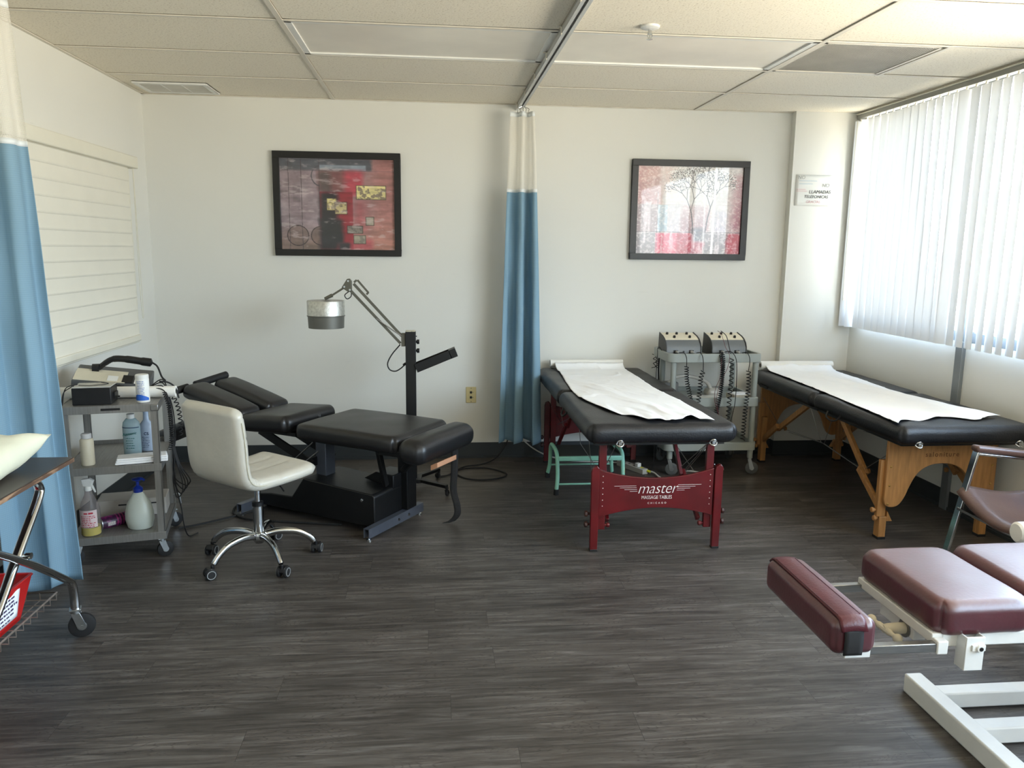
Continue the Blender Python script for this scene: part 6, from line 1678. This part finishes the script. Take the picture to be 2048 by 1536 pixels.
# ------------------------------------------------------------------ mint step stool under the red table
t = thing('step_stool', 'mint green metal step stool under the red-legged massage table', 'step stool', (0.955, 4.76, 0))
for s_ in (-1, 1):
    x = s_ * 0.205
    MB().tube([(x - s_ * -0.012, -0.195, 0.018), (x, -0.165, 0.10), (x, -0.140, 0.20), (x, -0.115, 0.238), (x, -0.06, 0.250), (x, 0.06, 0.250), (x, 0.115, 0.238), (x, 0.145, 0.20), (x, 0.165, 0.10), (x + s_ * 0.012, 0.185, 0.018)], 0.0125, 12, k=5).build('side_frame', M_mint, t)
    for y in (-0.194, 0.184):
        MB().cyl((x + s_ * 0.012, y, 0), (x + s_ * 0.0115, y, 0.035), 0.016, 0.015, n=16).build('rubber_foot', M_black_rubber, t)
MB().box(-0.195, 0.195, -0.135, 0.135, 0.205, 0.232).build('tread', mat('dark_tread', (50, 54, 52), 0.7, var=0.1), t, bevel=0.006)
for y in (-0.150, 0.132): MB().box(-0.20, 0.20, y, y + 0.018, 0.198, 0.228).build('tread_rail', M_mint, t, bevel=0.006)
MB().cyl((-0.2, -0.178, 0.062), (0.2, -0.178, 0.062), 0.006, n=10).build('lower_rung', M_mint, t)
MB().cyl((-0.2, 0.168, 0.09), (0.2, 0.168, 0.09), 0.006, n=10).build('rear_rung', M_mint, t)
MB().lathe([(0.0128, 0), (0.0132, 0), (0.0132, 0.07), (0.0128, 0.07)], T((0.205, -0.157, 0.125)) @ RX(R(-14)), 14, cap=False).build('worn_paint', mat('chipped_yellow', (206, 196, 110), 0.5, col2=(120, 190, 180), vscale=60), t)

# power strip and cords on the floor
t = thing('power_strip', 'pale grey power strip on the floor behind the red massage table', 'power strip', (1.345, 5.09, 0), R(-63))
MB().box(-0.135, 0.135, -0.024, 0.024, 0, 0.036).build('case', mat('strip_plastic', (176, 174, 166), 0.45, var=0.05), t, bevel=0.004)
for k in range(4): MB().box(-0.08 + k * 0.045, -0.066 + k * 0.045, -0.008, 0.008, 0.036, 0.0368).build('outlet', M_black_plastic, t)
MB().box(0.045, 0.075, -0.016, 0.016, 0.036, 0.062).build('plug', M_white_plastic, t, bevel=0.004)
M_wc = mat('white_cord', (196, 196, 190), 0.5, var=0.04)
o = MB().tube([(1.42, 4.98, 0.02), (1.46, 4.95, 0.018), (1.48, 4.88, 0.006), (1.52, 4.84, 0.005), (1.62, 4.82, 0.005), (1.72, 4.86, 0.005), (1.85, 4.90, 0.005)], 0.005, 8, k=8).build('extension_cord', M_wc)
tag(o, 'white cord with yellow plug curling away from the power strip', 'cord')
MB().cyl((1.385, 5.015, 0.028), (1.44, 4.965, 0.018), 0.013, 0.008, n=14).build('yellow_plug', mat('yellow_plug', (206, 200, 40), 0.45), o)
o = MB().tube([(1.65, 5.0, 0.005), (1.72, 5.02, 0.005), (1.80, 4.98, 0.005), (1.88, 5.03, 0.005), (1.98, 5.05, 0.005)], 0.005, 8, k=8).build('extension_cord', M_wc)
tag(o, 'second white cord lying on the floor under the grey cart', 'cord')
o = MB().tube([(1.28, 5.21, 0.018), (1.15, 5.28, 0.006), (0.95, 5.33, 0.006), (0.80, 5.38, 0.03), (0.70, 5.43, 0.075), (0.62, 5.452, 0.14)], 0.005, 8, k=8).build('extension_cord', M_wc)
tag(o, 'white cord running from power strip up behind the bunched blue curtain', 'cord')
o = MB().tube([(0.03, 4.98, 0.006), (0.09, 5.02, 0.006), (0.15, 5.12, 0.006), (0.22, 5.17, 0.006), (0.36, 5.16, 0.006), (0.47, 5.03, 0.006), (0.44, 4.94, 0.006), (0.32, 4.89, 0.006), (0.20, 4.93, 0.006), (0.14, 5.06, 0.008), (0.20, 5.20, 0.008), (0.34, 5.27, 0.008), (0.44, 5.37, 0.03), (0.51, 5.44, 0.11), (0.53, 5.452, 0.17)], 0.0048, 8, k=8).build('floor_cable', M_black_rubber)
tag(o, 'black cord looped on the floor left of the bunched blue curtain', 'cord')

# ------------------------------------------------------------------ brown sling armchair, right edge
t = thing('sling_armchair', 'brown leather sling armchair with flat chrome frame behind the burgundy table', 'armchair', (2.55, 2.87, 0))
for s_ in (1, -1):
    y = 0.25 * s_
    fr = MB()
    fr.bar((-0.185, y, 0.628), (-0.300, y, 0.06), 0.012, 0.034, up=(0, 1, 0)).bar((-0.300, y, 0.065), (-0.305, y, 0.006), 0.012, 0.034, up=(0, 1, 0))
    fr.bar((-0.31, y, 0.006), (0.27, y, 0.006), 0.034, 0.011, up=(0, 0, 1))
    fr.bar((0.23, y, 0.007), (0.19, y, 0.42), 0.012, 0.034, up=(0, 1, 0)).bar((0.19, y, 0.42), (0.30, y, 0.80), 0.012, 0.034, up=(0, 1, 0))
    fr.bar((-0.185, y, 0.620), (0.255, y, 0.570), 0.034, 0.010, up=(0, 0, 1)).bar((-0.225, y, 0.43), (0.19, y, 0.40), 0.030, 0.010, up=(0, 0, 1))
    fr.build('side_frame', M_chrome, t, bevel=0.002)
    MB().pad(-0.20, 0.25, y - 0.026, y + 0.026, -0.012, 0.016, r=0.012, M=T((0, 0, 0.618)) @ RY(R(7)), g=8).build('arm_pad', M_brown_leather, t, ang=80)
MB().bar((-0.235, -0.25, 0.37), (-0.235, 0.25, 0.37), 0.026, 0.011).bar((0.195, -0.25, 0.36), (0.195, 0.25, 0.36), 0.026, 0.011).build('cross_bar', M_chrome, t)
def seat(u, v_):
    a = 2 * u - 1; y = a * 0.262
    x = -0.255 + 0.46 * v_
    z = 0.455 - 0.075 * (1 - a * a) + 0.012 * math.cos(v_ * PI * 2) - 0.02 * v_
    if v_ < 0.12: z -= 0.03 * (1 - v_ / 0.12) ** 2; x += 0.01 * (1 - v_ / .12)
    return (x, y, z)
MB().grid(seat, 28, 24).build('seat', M_brown_leather, t, solid=0.022, ang=80)
def back(u, v_):
    a = 2 * u - 1
    return (0.19 + 0.11 * v_ + 0.035 * (1 - a * a), a * 0.262, 0.50 + 0.33 * v_)
MB().grid(back, 28, 16).build('backrest', M_brown_leather, t, solid=0.018, ang=80)
